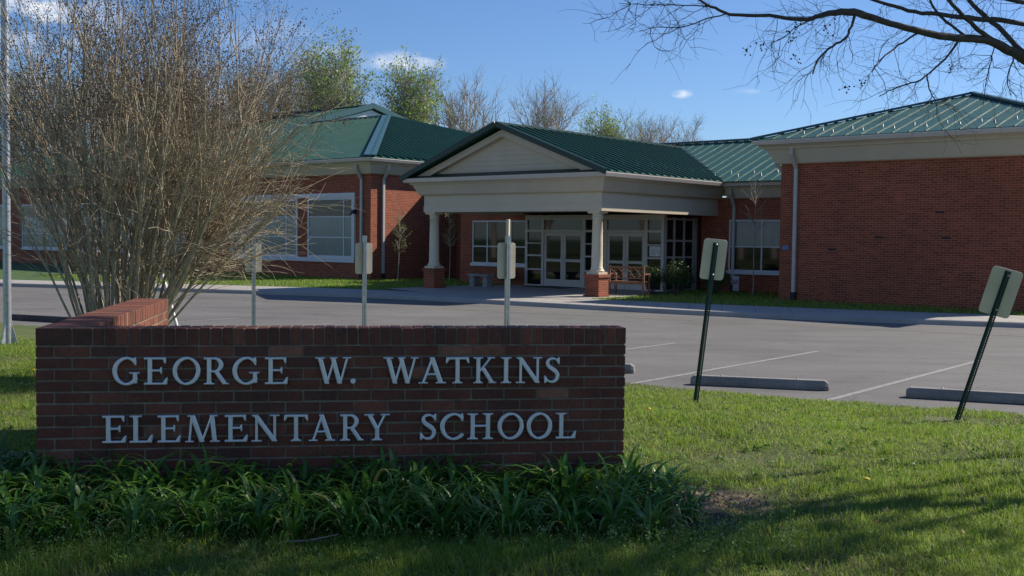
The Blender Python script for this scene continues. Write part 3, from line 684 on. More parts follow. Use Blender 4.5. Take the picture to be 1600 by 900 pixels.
while zc > 0.1:
    z1 = zc; z0 = zc - 0.0567
    # front face
    x = 0.0 if kk % 2 == 0 else -0.0; first = 0.095 if kk % 2 == 0 else 0.195
    x = 0; ln_ = first
    while x < LW - .02:
        xe = min(x + ln_, LW)
        if LW - xe < 0.05: xe = LW
        rb_box(mb, x, xe, 0.0, 0.09, z0, z1); x = xe + 0.0105; ln_ = 0.193
    # right end
    if kk % 2 == 0: rb_box(mb, LW - .09, LW + .0, .098, TH, z0, z1)
    else: rb_box(mb, LW - .09, LW + .0, .098, TH, z0, z1)
    # back face
    x = RT + .01 + (0.1 if kk % 2 else 0)
    while x < LW - .1:
        xe = min(x + .194, LW - .095); rb_box(mb, x, xe, TH - .08, TH + .001, z0, z1); x = xe + .0095
    # return, both faces
    y = 0.098; ln_ = 0.194 if kk % 2 == 0 else .095
    while y < RL - .02:
        ye = min(y + ln_, RL); rb_box(mb, -0.001, 0.085, y, ye, z0, z1)
        if y > TH: rb_box(mb, RT - .085, RT + .001, y, ye, z0, z1)
        y = ye + .0095; ln_ = .194
    rb_box(mb, 0.09, RT - .09, RL - .09, RL + .001, z0, z1)
    zc -= 0.0677; kk += 1
sb = mb.build('brickwork', M['signbrick'], SG, tint=True); bevel(sb, .0035, 2)
mb = MB(); x = 0.206
rb_box(mb, 0, .197, -.001, TH + .02, CZ, CZ + .1)
first = True
while x < LW - .01:
    xe = min(x + (.105 if first else .0575), LW + .001)
    if LW - xe < .03: xe = LW + .001
    rb_box(mb, x, xe, -.001, TH + .001, CZ, CZ + .1 + rs.uniform(-.001, .001)); x = xe + .0092; first = False
y = TH + .03
while y < RL:
    ye = min(y + .0575, RL + .002); rb_box(mb, -.002, RT + .002, y, ye, CZ, CZ + .1 + rs.uniform(-.001, .001)); y = ye + .0092
cp = mb.build('brick_coping', M['signbrick'], SG, tint=True); bevel(cp, .004, 2)

# --- lettering: strokes as variable-width chains and wedges -> outline by marching squares -> bevelled curve
RES = 64
def chain(pts, rad):
    return ('c', np.array(pts, float), np.array(rad, float))
def pol(*pts): return ('p', np.array(pts, float), None)
def ell(cx, cy, rx, ry, a0, a1, thick, thin, n_=40, slant=0.0, expo=1.0):
    th = np.radians(np.linspace(a0, a1, n_)); r_ = thin + (thick - thin) * np.abs(np.cos(th + slant)) ** expo
    return chain(np.stack([cx + (rx - r_) * np.cos(th), cy + (ry - r_) * np.sin(th)], 1), r_)
TK, TN = 0.068, 0.030     # half widths of thick and thin strokes
def serif(x, y, w=0.15, up=True):
    s_ = 1 if up else -1
    return [pol((x - w, y), (x + w, y), (x + w, y + s_ * .035), (x - w, y + s_ * .035)), pol((x - TK, y + s_ * .10), (x - TK - .05, y + s_ * .03), (x + TK + .05, y + s_ * .03), (x + TK, y + s_ * .10))]
def vstem(x, w=TK, y0=0, y1=1): return pol((x - w, y0), (x + w, y0), (x + w, y1), (x - w, y1))
def diag(x0, y0, x1, y1, w):
    return pol((x0 - w, y0), (x0 + w, y0), (x1 + w, y1), (x1 - w, y1))
def hbar(x0, x1, y, w=TN): return pol((x0, y - w), (x1, y - w), (x1, y + w), (x0, y + w))
def glyph(c):
    g_ = []
    if c == 'I': w = .46; x = .23; g_ = [vstem(x)] + serif(x, 0, .19) + serif(x, 1, .19, False)
    elif c == 'E':
        w = .87; x = .24
        g_ = [vstem(x), hbar(.04, .80, .97), hbar(.04, .84, .03), hbar(x, .66, .52), pol((.80, 1), (.80, .79), (.765, .79), (.70, .96), (.70, 1)), pol((.84, 0), (.87, .25), (.83, .25), (.70, .05), (.70, 0)), pol((.66, .64), (.66, .40), (.63, .40), (.60, .50), (.60, .54), (.63, .64))]
    elif c == 'L':
        w = .82; x = .24; g_ = [vstem(x), hbar(.04, .78, .03), pol((.78, 0), (.82, .28), (.775, .28), (.64, .05), (.62, 0))] + serif(x, 1, .20, False)
    elif c == 'T':
        w = .90; x = .45; g_ = [vstem(x), hbar(.02, .88, .965, .035)] + serif(x, 0, .19) + [pol((.0, .78), (.035, .78), (.13, .94), (.13, 1), (.02, 1)), pol((.90, .78), (.865, .78), (.77, .94), (.77, 1), (.88, 1))]
    elif c == 'H':
        w = 1.02; g_ = [vstem(.22), vstem(.80), hbar(.22, .80, .52)]
        for x in (.22, .80): g_ += serif(x, 0, .19) + serif(x, 1, .19, False)
    elif c == 'N':
        w = 1.0; g_ = [vstem(.19, .036), vstem(.84, .036), diag(.15, 1, .84, 0, .085)]
        g_ += [hbar(.03, .22, .98, .018), hbar(.02, .36, .018, .018), hbar(.68, 1.0, .982, .018)]
    elif c == 'M':
        w = 1.26; g_ = [diag(.25, 1, .16, 0, .032), diag(.27, 1, .62, 0, .08), diag(.98, 1, .62, 0, .032), diag(.98, 1, 1.08, 0, .072), hbar(.10, .32, .98, .018), hbar(.93, 1.18, .98, .018), hbar(.02, .31, .018, .018), hbar(.92, 1.26, .018, .018)]
    elif c == 'A':
        w = .98; g_ = [diag(.16, 0, .50, 1, .034), diag(.80, 0, .47, 1.0, .078), hbar(.26, .68, .35, .028), hbar(.0, .32, .018, .018), hbar(.62, .98, .018, .018)]
    elif c == 'W':
        w = 1.36; g_ = [diag(.17, 1, .44, 0, .078), diag(.73, 1, .44, 0, .032), diag(.66, 1, .93, 0, .078), diag(1.22, 1, .95, 0, .032), hbar(.0, .36, .982, .018), hbar(.56, .84, .982, .018), hbar(1.06, 1.36, .982, .018)]
    elif c == 'Y':
        w = .95; g_ = [vstem(.48, TK, 0, .50), diag(.48, .42, .17, 1, .075), diag(.50, .44, .78, 1, .034), hbar(.0, .36, .982, .018), hbar(.62, .95, .982, .018)] + serif(.48, 0, .19)
    elif c == 'K':
        w = .96; g_ = [vstem(.22)] + serif(.22, 0, .19) + serif(.22, 1, .19, False) + [diag(.28, .46, .74, 1, .036), diag(.80, 0, .40, .60, .085), hbar(.60, .90, .982, .018), hbar(.66, .96, .018, .018)]
    elif c == 'R':
        w = .93; g_ = [vstem(.22)] + serif(.22, 0, .19) + [hbar(.04, .45, .967), hbar(.2, .45, .485), ell(.43, .725, .30, .275, -90, 90, TK * 1.08, TN), diag(.80, 0, .46, .50, .08), hbar(.70, .93, .018, .018)]
    elif c == 'O': w = 1.04; g_ = [ell(.52, .5, .51, .52, 0, 360, .072, .032, 60, slant=R(12))]
    elif c in 'CG':
        w = .93 if c == 'C' else 1.02
        g_ = [ell(.52, .5, .51, .52, 48, 312 if c == 'C' else 318, .074, .032, 60, slant=R(8)), pol((.82, 1.0), (.86, 1.0), (.87, .72), (.83, .72), (.72, .90), (.74, .94))]
        if c == 'C': g_ += [pol((.78, .15), (.88, .22), (.90, .17), (.80, .07))]
        else: g_ += [vstem(.83, TK, .05, .44), hbar(.62, .99, .43, .020), pol((.60, .02), (.82, .05), (.89, .05), (.89, .12), (.76, .12), (.60, .07))]
    elif c == 'S':
        w = .70
        tt_ = np.linspace(0, 1, 60)
        key = np.array([(.57, .83), (.50, .93), (.37, .965), (.22, .93), (.14, .80), (.18, .665), (.34, .56), (.48, .46), (.575, .33), (.555, .17), (.45, .06), (.31, .035), (.18, .07), (.10, .17)])
        rad = np.interp(tt_, [0, .12, .3, .5, .72, .88, 1], [.024, .030, .055, .078, .056, .032, .024])
        from mathutils import geometry
        kx = np.interp(tt_ * 13, np.arange(14), key[:, 0]); ky = np.interp(tt_ * 13, np.arange(14), key[:, 1])
        for _ in range(3):
            kx[1:-1] = .25 * kx[:-2] + .5 * kx[1:-1] + .25 * kx[2:]; ky[1:-1] = .25 * ky[:-2] + .5 * ky[1:-1] + .25 * ky[2:]
        g_ = [chain(np.stack([kx, ky], 1), rad), pol((.60, 1.0), (.64, 1.0), (.635, .74), (.595, .74), (.52, .90)), pol((.04, 0), (.08, 0), (.17, .09), (.075, .27), (.035, .27))]
    elif c == '.': w = .24; g_ = [chain([(.12, .095), (.1201, .095)], [.095, .095])]
    return w, g_
def field(prims, X, Y):
    D = np.full(X.shape, 9.0)
    for k_, p, r_ in prims:
        if k_ == 'p':
            ar_ = sum(p[i][0] * p[(i + 1) % len(p)][1] - p[(i + 1) % len(p)][0] * p[i][1] for i in range(len(p)))
            if ar_ < 0: p = p[::-1]
            d = np.full(X.shape, -9.0)
            for i in range(len(p)):
                a, b = p[i], p[(i + 1) % len(p)]; e = b - a; L_ = np.hypot(*e)
                if L_ < 1e-6: continue
                d = np.maximum(d, ((X - a[0]) * e[1] - (Y - a[1]) * e[0]) / L_)
            D = np.minimum(D, d)
        else:
            for i in range(len(p) - 1):
                a, b = p[i], p[i + 1]; e = b - a; L2 = max(1e-9, e @ e)
                h = np.clip(((X - a[0]) * e[0] + (Y - a[1]) * e[1]) / L2, 0, 1)
                D = np.minimum(D, np.hypot(X - a[0] - h * e[0], Y - a[1] - h * e[1]) - (r_[i] + (r_[i + 1] - r_[i]) * h))
    return D
def contours(D, xs_, ys_):
    ny_, nx_ = D.shape; seg = {}
    def ep(i, j, k_):      # edge key -> point
        if k_ == 0: a, b = D[i, j], D[i, j + 1]; f = a / (a - b); return (xs_[j] + f * (xs_[j + 1] - xs_[j]), ys_[i])
        a, b = D[i, j], D[i + 1, j]; f = a / (a - b); return (xs_[j], ys_[i] + f * (ys_[i + 1] - ys_[i]))
    tab = {1: [(3, 0)], 2: [(0, 1)], 3: [(3, 1)], 4: [(1, 2)], 5: [(3, 2), (1, 0)], 6: [(0, 2)], 7: [(3, 2)], 8: [(2, 3)], 9: [(2, 0)], 10: [(0, 3), (2, 1)], 11: [(2, 1)], 12: [(1, 3)], 13: [(1, 0)], 14: [(0, 3)]}
    for i in range(ny_ - 1):
        for j in range(nx_ - 1):
            c_ = (D[i, j] < 0) | ((D[i, j + 1] < 0) << 1) | ((D[i + 1, j + 1] < 0) << 2) | ((D[i + 1, j] < 0) << 3)
            c_ = int(c_)
            if c_ in (0, 15): continue
            keys = [(i, j, 0), (i, j + 1, 1), (i + 1, j, 0), (i, j, 1)]
            for a, b in tab[c_]: seg[keys[a]] = keys[b]
    loops = []
    while seg:
        st = next(iter(seg)); cur = st; lp = []
        while cur in seg:
            nx2 = seg.pop(cur); lp.append(ep(*cur)); cur = nx2
        if len(lp) > 6: loops.append(np.array(lp))
    return loops
mesh_cache = {}
def letter_mesh(c):
    if c in mesh_cache: return mesh_cache[c]
    w, g_ = glyph(c); n_x = int((w + .2) * RES); xs_ = np.linspace(-.1 + .0013, w + .1, n_x); ys_ = np.linspace(-.1 + .0007, 1.1, int(1.2 * RES))
    X, Y = np.meshgrid(xs_, ys_); D = field(g_, X, Y)
    cu = bpy.data.curves.new('letter', 'CURVE'); cu.dimensions = '2D'; cu.fill_mode = 'BOTH'
    for lp in contours(D, xs_, ys_):
        sp = cu.splines.new('POLY'); sp.points.add(len(lp) - 1); sp.use_cyclic_u = True
        for i, (x, y) in enumerate(lp): sp.points[i].co = (x, y, 0, 1)
    cu.extrude = 0.035; cu.bevel_depth = 0.034; cu.bevel_resolution = 2; cu.offset = -0.020
    tmp = bpy.data.objects.new('tmp', cu); col.objects.link(tmp); bpy.context.view_layer.update()
    dg = bpy.context.evaluated_depsgraph_get(); me = bpy.data.meshes.new_from_object(tmp.evaluated_get(dg))
    bpy.data.objects.remove(tmp); me.name = 'letter'; me.materials.clear(); me.materials.append(M['letter'])
    mesh_cache[c] = (me, w); return mesh_cache[c]
row1 = [('G', 0.432, 0.587), ('E', 0.604, 0.742), ('O', 0.771, 0.929), ('R', 0.944, 1.091), ('G', 1.113, 1.273), ('E', 1.296, 1.435), ('W', 1.597, 1.808), ('.', 1.803, 1.839), ('W', 2.004, 2.215), ('A', 2.215, 2.382), ('T', 2.382, 2.523), ('K', 2.547, 2.691), ('I', 2.715, 2.79), ('N', 2.812, 2.976), ('S', 2.988, 3.096)]
row2 = [('E', 0.369, 0.507), ('L', 0.521, 0.657), ('E', 0.68, 0.815), ('M', 0.84, 1.039), ('E', 1.064, 1.201), ('N', 1.222, 1.385), ('T', 1.414, 1.554), ('A', 1.56, 1.714), ('R', 1.741, 1.885), ('Y', 1.891, 2.041), ('S', 2.222, 2.333), ('C', 2.349, 2.499), ('H', 2.513, 2.68), ('O', 2.704, 2.867), ('O', 2.886, 3.046), ('L', 3.065, 3.197)]
for rw, (za, zb2), hgt_ in ((row1, (1.037, 1.026), .158), (row2, (.695, .678), .158)):
    for c, a, b in rw:
        me, w = letter_mesh(c); o = bpy.data.objects.new('letter', me); col.objects.link(o); o.parent = SG
        z = za + (zb2 - za) * (a - .4) / 2.75
        o.rotation_euler = (R(90), 0, 0); o.location = (a, -0.022, z); o.scale = ((b - a) / w, hgt_, .16)

# ---------------------------------------------------------------- wheel stops, sign posts
def wheel_stop(p, q, m, label, gl=True):
    p, q = Vector(p), Vector(q); L_ = (q - p).length; e = empty('wheel_stop', ((p.x + q.x) / 2, (p.y + q.y) / 2, 0), math.atan2(q.y - p.y, q.x - p.x))
    hl = L_ / 2; w1, w2, h = .085, .055, .13
    mb = MB()
    prof = [(-w1, 0), (w1, 0), (w1, .06), (w2, h), (-w2, h), (-w1, .06)]
    V = []
    for x, sc_ in ((-hl, .0), (-hl + .05, 1), (hl - .05, 1), (hl, .0)):
        for (y, z) in prof: V.append((x, y * (1 if sc_ else .8), z * (1 if sc_ else .72)))
    fs = [(i * 6 + j, (i + 1) * 6 + j, (i + 1) * 6 + (j + 1) % 6, i * 6 + (j + 1) % 6) for i in range(3) for j in range(6)] + [tuple(range(6)), tuple(18 + j for j in range(6))[::-1]]
    mb.add(V, fs); o = mb.build('stop_block', m, e); bevel(o, .012, 2)
    pn = MB()
    for x in (-hl * .55, hl * .55): pn.lathe([(.014, h - .02), (.014, h + .008), (.008, h + .012)], (x, 0), 8)
    pn.build('anchor_pins', M['galv'], e)
    tag(e, label, 'wheel stop', 'concrete wheel stops in the parking lot')
wheel_stop((2.40, 14.45), (4.12, 14.02), M['stop'], 'grey concrete wheel stop behind the slightly leaning green sign post')
wheel_stop((4.93, 13.5), (6.68, 12.85), M['stop'], 'grey concrete wheel stop cut by the right edge behind the steeply leaning post')
wheel_stop((0.05, 16.0), (1.78, 15.6), M['stop'], 'wheel stop whose end just shows right of the brick sign wall')
wheel_stop((-10.95, 23.75), (-9.2, 23.0), M['shade_stop'], 'shade-toned wheel stop at far left beyond the tall galvanised pole')
wheel_stop((-9.25, 22.75), (-7.6, 22.1), M['shade_stop'], 'shade-toned wheel stop partly hidden by the return of the brick sign wall')

def rounded_panel(w, h, r, th):
    pts = []
    for cx, cz, a0 in ((w / 2 - r, h / 2 - r, 0), (-w / 2 + r, h / 2 - r, 90), (-w / 2 + r, -h / 2 + r, 180), (w / 2 - r, -h / 2 + r, 270)):
        for k_ in range(6): a = R(a0 + k_ * 18); pts.append((cx + r * math.cos(a), 0, cz + r * math.sin(a)))
    return MB().prism(pts, (0, th, 0))
def green_post(base, top, lean_dir_yaw, label, pw=.30, ph=.46, twist=0):
    b, t_ = Vector(base), Vector(top); d = t_ - b; L_ = d.length; dn = d.normalized()
    e = empty('leaning_sign_post', base); tag(e, label, 'sign post', 'parking signs seen from behind')
    ez_ = dn; ey = Vector((math.sin(twist), math.cos(twist), 0)); ex = ey.cross(ez_).normalized(); ey = ez_.cross(ex)
    Mx = Matrix((ex, ey, ez_)).transposed().to_4x4(); e.matrix_world = Matrix.Translation(b) @ Mx
    # U-channel: web with punched holes built as cells
    mb = MB(); n_ = int(L_ / .0254); hw3 = .016
    z = -.25
    for k_ in range(n_):
        zc_ = k_ * .0254
        # web ring around a hole: four bars
        mb.box(-hw3, -.0055, -.004, 0, zc_, zc_ + .0254); mb.box(.0055, hw3, -.004, 0, zc_, zc_ + .0254); mb.box(-.0055, .0055, -.004, 0, zc_, zc_ + .0130)
    mb.box(-hw3, hw3, -.004, 0, -.3, 0)
    for s_ in (-1, 1):
        a, b2 = sorted((s_ * hw3, s_ * (hw3 + .004))); mb.box(a, b2, -.0035, .026, -.3, n_ * .0254)
        a, b2 = sorted((s_ * (hw3 + .004), s_ * (hw3 + .016))); mb.box(a, b2, .022, .026, -.3, n_ * .0254)
    mb.build('post', M['greenpost'], e)
    pz_ = L_ - ph * .46
    p = rounded_panel(pw, ph, .038, .003).build('sign_panel', M['signback'], e, loc=(0, .028, pz_)); bevel(p, .001, 1)
    bt_ = MB()
    for zz in (-ph * .37, ph * .37): bt_.lathe([(.011, 0), (.011, .006), (.006, .010)], (0, 0), 8)
    V = np.concatenate(bt_.v); V2 = V.copy(); V2[:, 1] = -V[:, 2] - .004; V2[:, 2] = V[:, 1]; h_ = len(V2) // 2; V2[:h_, 2] += pz_ - ph * .37; V2[h_:, 2] += pz_ + ph * .37
    bt_.v = [V2]; bt_.build('bolts', M['galv'], e)
def at(x, y, Y):     # a world point from a bearing: used once to lay out posts
    return Vector(((x - 800) / 1700 * Y, Y, 1.92 + (372 - y) / 1700 * Y))
green_post((2.12, 12.35, .05), (2.30, 12.25, 1.915), 0, 'dark green punched post leaning slightly right with a blank sign back', pw=.29, ph=.46, twist=R(-14))
green_post((4.70, 11.36, .05), (5.12, 11.2, 1.64), 0, 'dark green punched post leaning steeply right with a blank sign back', pw=.34, ph=.50, twist=R(-4))
def grey_post(x, y, z0, z1, pw, ph, pzc, yaw, label, off=0):
    e = empty('sign_post', (x, y, z0), yaw); tag(e, label, 'sign post', 'parking signs seen from behind')
    w = .026; mb = MB(); mb.box(-w, w, -w, w, -.3, z1 - z0); mb.build('post', M['galv'], e)
    hb = MB(); k_ = .05
    while k_ < z1 - z0 - .03:
        hb.box(-.005, .005, -w - .0015, -w + .002, k_, k_ + .010); hb.box(w - .002, w + .0015, -.005, .005, k_, k_ + .010); k_ += .0254
    hb.build('punched_holes', M['boot'], e)
    p = rounded_panel(pw, ph, .035, .004).build('sign_panel', M['signback'], e, loc=(off, w + .002, pzc - z0)); bevel(p, .001, 1)
grey_post(-0.06, 13.9, .10, 1.95, .27, .46, 1.63, R(32), 'galvanised square post with blank sign back in front of the entrance doors')
grey_post(-2.20, 16.2, .12, 1.93, .27, .46, 1.59, R(30), 'galvanised square post with blank sign back in front of the left wing corner')
grey_post(-4.16, 17.5, .14, 1.90, .27, .46, 1.55, R(28), 'galvanised square post with blank sign back at the right edge of the big bare shrub')
o = MB().box(-.02, .02, -.02, .02, 0, .30).build('post_extension', M['signback']); o.location = (-0.045, 13.97, 1.83); o.rotation_euler = (0, 0, R(32))
o.parent = [c for c in bpy.data.objects if c.name == 'sign_post'][0]; o.matrix_parent_inverse = Matrix.Identity(4); o.location = (0, 0.0, 1.76)

# tall galvanised pole at the far left, gusseted foot
e = empty('galvanised_pole', (-7.27, 15.65, .27)); tag(e, 'tall galvanised pole with splayed foot at the left edge', 'pole')
MB().lathe([(.055, -.3), (.055, 9.0), (.04, 9.05)], (0, 0), 20).build('pole', M['galv'], e, smooth=False)
mb = MB()
for a in (10, 130, 250):
    c, s_ = math.cos(R(a)), math.sin(R(a)); mb.prism([(c * .05, s_ * .05, -.05), (c * .16, s_ * .16, -.05), (c * .05, s_ * .05, .36)], (-s_ * .02, c * .02, 0))
mb.build('gusset', M['galv'], e)

# stakes leaning in the shrub
for nm, a, b, r_, m_, lb, ct in (('guy_sleeve', (-5.33, 13.0, 2.18), (-5.12, 13.0, 1.52), .022, mat('yellow_plastic', (.55, .36, .01), .45), 'yellow plastic guy sleeve among the bare shrub stems', 'guy sleeve'),
                         ('white_stake', (-4.62, 13.0, 1.78), (-4.35, 13.0, .85), .016, mat('white_plastic', (.7, .7, .7), .5), 'thin white stake deep inside the bare shrub', 'stake'),
                         ('white_stake', (-4.22, 13.1, 1.45), (-3.86, 13.0, .28), .020, bpy.data.materials['white_plastic'] if 'white_plastic' in bpy.data.materials else M['white'], 'white stake leaning out at the right foot of the bare shrub', 'stake')):
    va, vb = Vector(a), Vector(b); gz = float(lawn_z(b[0] + .1, b[1])); vb2 = va + (vb - va) * ((va.z - gz + .1) / (va.z - vb.z))
    if nm == 'guy_sleeve':
        e = empty(nm, tuple(vb2)); tag(e, lb, ct)
        MB().tube([va - vb2, vb - vb2], r_, 8).build('sleeve', m_, e, smooth=True); MB().tube([vb - vb2, (0, 0, 0)], .006, 6).build('guy_wire', M['galv'], e)
    else: tag(MB().tube([va, vb2], r_, 8).build(nm, m_, smooth=True), lb, ct)

# ---------------------------------------------------------------- benches, small sign
def ob(name, s_, t_, z, rz, label, cat): 
    e = empty(name, W(s_, t_, z), -A + rz); tag(e, label, cat); return e
e = ob('stone_bench', -7.0, 2.35, .118, 0, 'low grey cast stone bench in the shade left of the entrance', 'bench')
o = MB().box(-.50, .50, -.18, .18, .40, .47).build('seat', M['stone'], e); bevel(o, .01)
for s_ in (-1, 1):
    mb = MB(); prof = [(.10, 0), (.13, .03), (.09, .10), (.12, .2), (.09, .32), (.13, .37), (.13, .40)]
    V = [(s_ * .32 + sx * r_, sy * (r_ + .03), z) for r_, z in prof for sx, sy in ((-1, -1), (1, -1), (1, 1), (-1, 1))]
    mb.add(V, [(i * 4 + j, i * 4 + (j + 1) % 4, (i + 1) * 4 + (j + 1) % 4, (i + 1) * 4 + j) for i in range(6) for j in range(4)] + [(0, 1, 2, 3), (24, 25, 26, 27)])
    mb.build('leg', M['stone'], e)
e = ob('garden_bench', -0.35, 2.2, .13, R(12), 'brown wooden garden bench with lattice back beside the right column', 'bench')
wd = M['wood']; mb = MB()
for k_ in range(5): mb.box(-.58, .58, -.22 + k_ * .09, -.15 + k_ * .09, .42, .44)
mb.build('seat', wd, e)
mb = MB(); mb.box(-.58, .58, -.28, -.25, .86, .92); mb.box(-.58, .58, -.28, -.25, .52, .56)
for k_ in range(4):
    x0 = -.56 + k_ * .28
    mb.bar((x0, -.265, .56), (x0 + .28, -.265, .86), .022, .018, (0, 1, 0)); mb.bar((x0 + .28, -.262, .56), (x0, -.262, .86), .022, .014, (0, 1, 0)); mb.bar((x0 + .14, -.258, .56), (x0 + .14, -.258, .86), .018, .012, (0, 1, 0))
mb.build('backrest', wd, e)
for sx in (-1, 1):
    MB().box(sx * .59 - .03, sx * .59 + .03, -.30, -.24, 0, .94).build('leg', wd, e); MB().box(sx * .59 - .03, sx * .59 + .03, .22, .28, 0, .66).build('leg', wd, e)
    MB().box(sx * .59 - .035, sx * .59 + .035, -.24, .30, .66, .69).build('armrest', wd, e)
MB().box(-.56, .56, -.27, -.24, .34, .42).box(-.56, .56, .23, .26, .34, .42).build('rail', wd, e)
e = ob('yard_sign', 1.6, 5.7, .11, R(25), 'small white and pink notice standing in the grass bed', 'sign')
MB().box(-.10, .10, 0, .012, .12, .62).build('panel', mat('notice_white', (.6, .58, .58), .6), e)
MB().box(-.012, .012, .012, .02, -.05, .6).build('stake', M['wood'], e)
mb = MB(); mb.tube([(.06 * math.cos(a), -.004, .42 + .07 * math.sin(a)) for a in np.linspace(0, 6.28, 14)], .012, 5, False); mb.bar((-.04, -.004, .38), (.05, -.004, .45), .03, .006, (0, 1, 0)); mb.bar((-.07, -.003, .2), (.07, -.003, .2), .05, .006, (0, 0, 1))
mb.build('emblem', mat('notice_pink', (.55, .04, .16), .6), e)

# ---------------------------------------------------------------- trees and shrubs
def jit(rng, s_): return rng.normal(0, s_, 3)
def branch(mb, rng, p, d, length, r0, r1, nseg=6, wob=.12, up=.0, sides=5):
    pts = [np.array(p, float)]; d = np.array(d, float); d /= np.linalg.norm(d)
    for i in range(nseg):
        d = d + jit(rng, wob) + np.array([0, 0, up]); d /= np.linalg.norm(d)
        pts.append(pts[-1] + d * length / nseg)
    pts = np.array(pts); mb.tube(pts, np.linspace(r0, r1, nseg + 1), sides, False)
    return pts, d
def perp(rng, d, ang):
    a = np.cross(d, rng.normal(size=3)); a /= np.linalg.norm(a) + 1e-9
    return d * math.cos(ang) + a * math.sin(ang)
def clumps(rng, centers, k_, spread, size):
    """little randomly turned quads round each centre"""
    n_ = len(centers) * k_; c = np.repeat(np.asarray(centers), k_, 0) + rng.normal(0, spread, (n_, 3))
    a = rng.normal(size=(n_, 3)); a /= np.linalg.norm(a, axis=1)[:, None]; b = np.cross(a, rng.normal(size=(n_, 3))); b /= np.linalg.norm(b, axis=1)[:, None]
    s_ = size * rng.uniform(.5, 1.3, (n_, 1)); a = a * s_; b = b * s_ * .6
    return np.stack([c - a, c - b, c + a, c + b], 1)
def quads_obj(name, Q, m, parent, smooth=False):
    o = fast_mesh(name, Q.reshape(-1, 3), np.arange(len(Q) * 4), 4, m, smooth); o.parent = parent; return o

# big crape myrtle behind the sign wall's return
def crape():
    rng = np.random.RandomState(11); e = empty('bare_shrub', (-4.38, 12.0, float(lawn_z(-4.38, 12.0)) - .03))
    tag(e, 'huge vase shaped leafless shrub of many pale stems behind the brick sign wall', 'shrub')
    stems = MB(); tw = MB(); seeds = []; seeds_low = []
    ends = []
    for i in range(78):
        a = rng.uniform(0, 2 * math.pi); lean = abs(rng.normal(0, .17)) + .05
        if i % 3 == 0: lean = rng.uniform(.26, .44)
        if i % 5 == 1: lean = rng.uniform(.42, .66); a = rng.normal(0, .6)
        dirv = np.array([math.cos(a) * math.sin(lean), .8 * math.sin(a) * math.sin(lean), math.cos(lean)])
        b0 = np.array([math.cos(a), math.sin(a), 0]) * rng.uniform(.02, .24)
        L_ = rng.uniform(2.9, 3.9) * (1 - .12 * lean)
        pts, d = branch(stems, rng, b0, dirv, L_, rng.uniform(.011, .027), .007, 10, .042, .012, 6)
        pts = pts[1:]
        nb = rng.randint(5, 8)
        for j in range(nb):
            k_ = rng.uniform(.28, 1.0); ii = min(len(pts) - 2, int(k_ * (len(pts) - 1))); p = pts[ii]; dd = pts[ii + 1] - pts[ii]; dd /= np.linalg.norm(dd)
            p2, d2 = branch(stems, rng, p, perp(rng, dd, rng.uniform(.2, .5)), rng.uniform(.8, 1.7), .0075, .0038, 6, .08, .02, 4)
            for q_ in range(rng.randint(4, 6)):
                ii2 = rng.randint(1, len(p2) - 1); dd2 = p2[ii2 + 1 if ii2 + 1 < len(p2) else ii2] - p2[ii2 - 1]; dd2 /= np.linalg.norm(dd2)
                p3, d3 = branch(tw, rng, p2[ii2], perp(rng, dd2, rng.uniform(.25, .7)), rng.uniform(.35, .95), .0034, .0016, 5, .12, .02, 3)
                for s_ in range(2):
                    p4, _ = branch(tw, rng, p3[rng.randint(1, 5)], perp(rng, d3, rng.uniform(.3, .9)), rng.uniform(.12, .4), .0018, .001, 3, .15, .0, 3)
                if p3[-1][2] > 2.75 or rng.rand() < .06: seeds.append((p3[-1], d3))
        # low side shoots, drooping outward
        if rng.rand() < .45:
            for s_ in range(2):
                p = pts[rng.randint(3, 7)]; az = a + rng.normal(0, .5); dv = np.array([math.cos(az), math.sin(az) * .8, rng.uniform(.05, .55)])
                p2, d2 = branch(tw, rng, p, dv, rng.uniform(.7, 1.7), .005, .002, 7, .12, .0, 4)
                for q_ in range(6): branch(tw, rng, p2[rng.randint(1, 7)], perp(rng, d2, rng.uniform(.3, 1.0)), rng.uniform(.15, .5), .0022, .001, 4, .16, 0, 3)
    # long arching shoots to the right as in the picture
    for i in range(52):
        p = np.array([rng.uniform(.25, .75), rng.uniform(-.35, .35), rng.uniform(1.1, 2.4)]); el = rng.uniform(.15, .95)
        p2, d2 = branch(stems, rng, p, (math.cos(el), rng.normal(0, .25), math.sin(el)), rng.uniform(1.0, 1.75), .0065, .0025, 9, .10, .012, 4)
        for q_ in range(9):
            p3, d3 = branch(tw, rng, p2[rng.randint(2, 9)], perp(rng, d2, rng.uniform(.25, .9)), rng.uniform(.2, .75), .0028, .0011, 5, .13, 0, 3)
            if rng.rand() < .4: branch(tw, rng, p3[2], perp(rng, d3, .7), .25, .0015, .001, 3, .15, 0, 3)
    stems.build('stems', M['bark'], e, fix=False, smooth=True); t_ = tw.build('twigs', M['bark'], e, fix=False); t_['kind'] = 'stuff'
    V = []; octa = np.array([(1, 0, 0), (-1, 0, 0), (0, 1, 0), (0, -1, 0), (0, 0, 1), (0, 0, -1)], float)
    fc = [(0, 2, 4), (2, 1, 4), (1, 3, 4), (3, 0, 4), (2, 0, 5), (1, 2, 5), (3, 1, 5), (0, 3, 5)]; VV = []; FF = []
    for p, d in seeds:
        for k_ in range(14):
            c = p + d * rng.uniform(-.10, .18) + jit(rng, .030); b = len(VV) * 6; VV.append(c + octa * rng.uniform(.0055, .0095)); FF += [b + i for f in fc for i in f]
    o = fast_mesh('seed_heads', np.concatenate(VV), FF, 3, M['seed'], True); o.parent = e; o['kind'] = 'stuff'
crape()

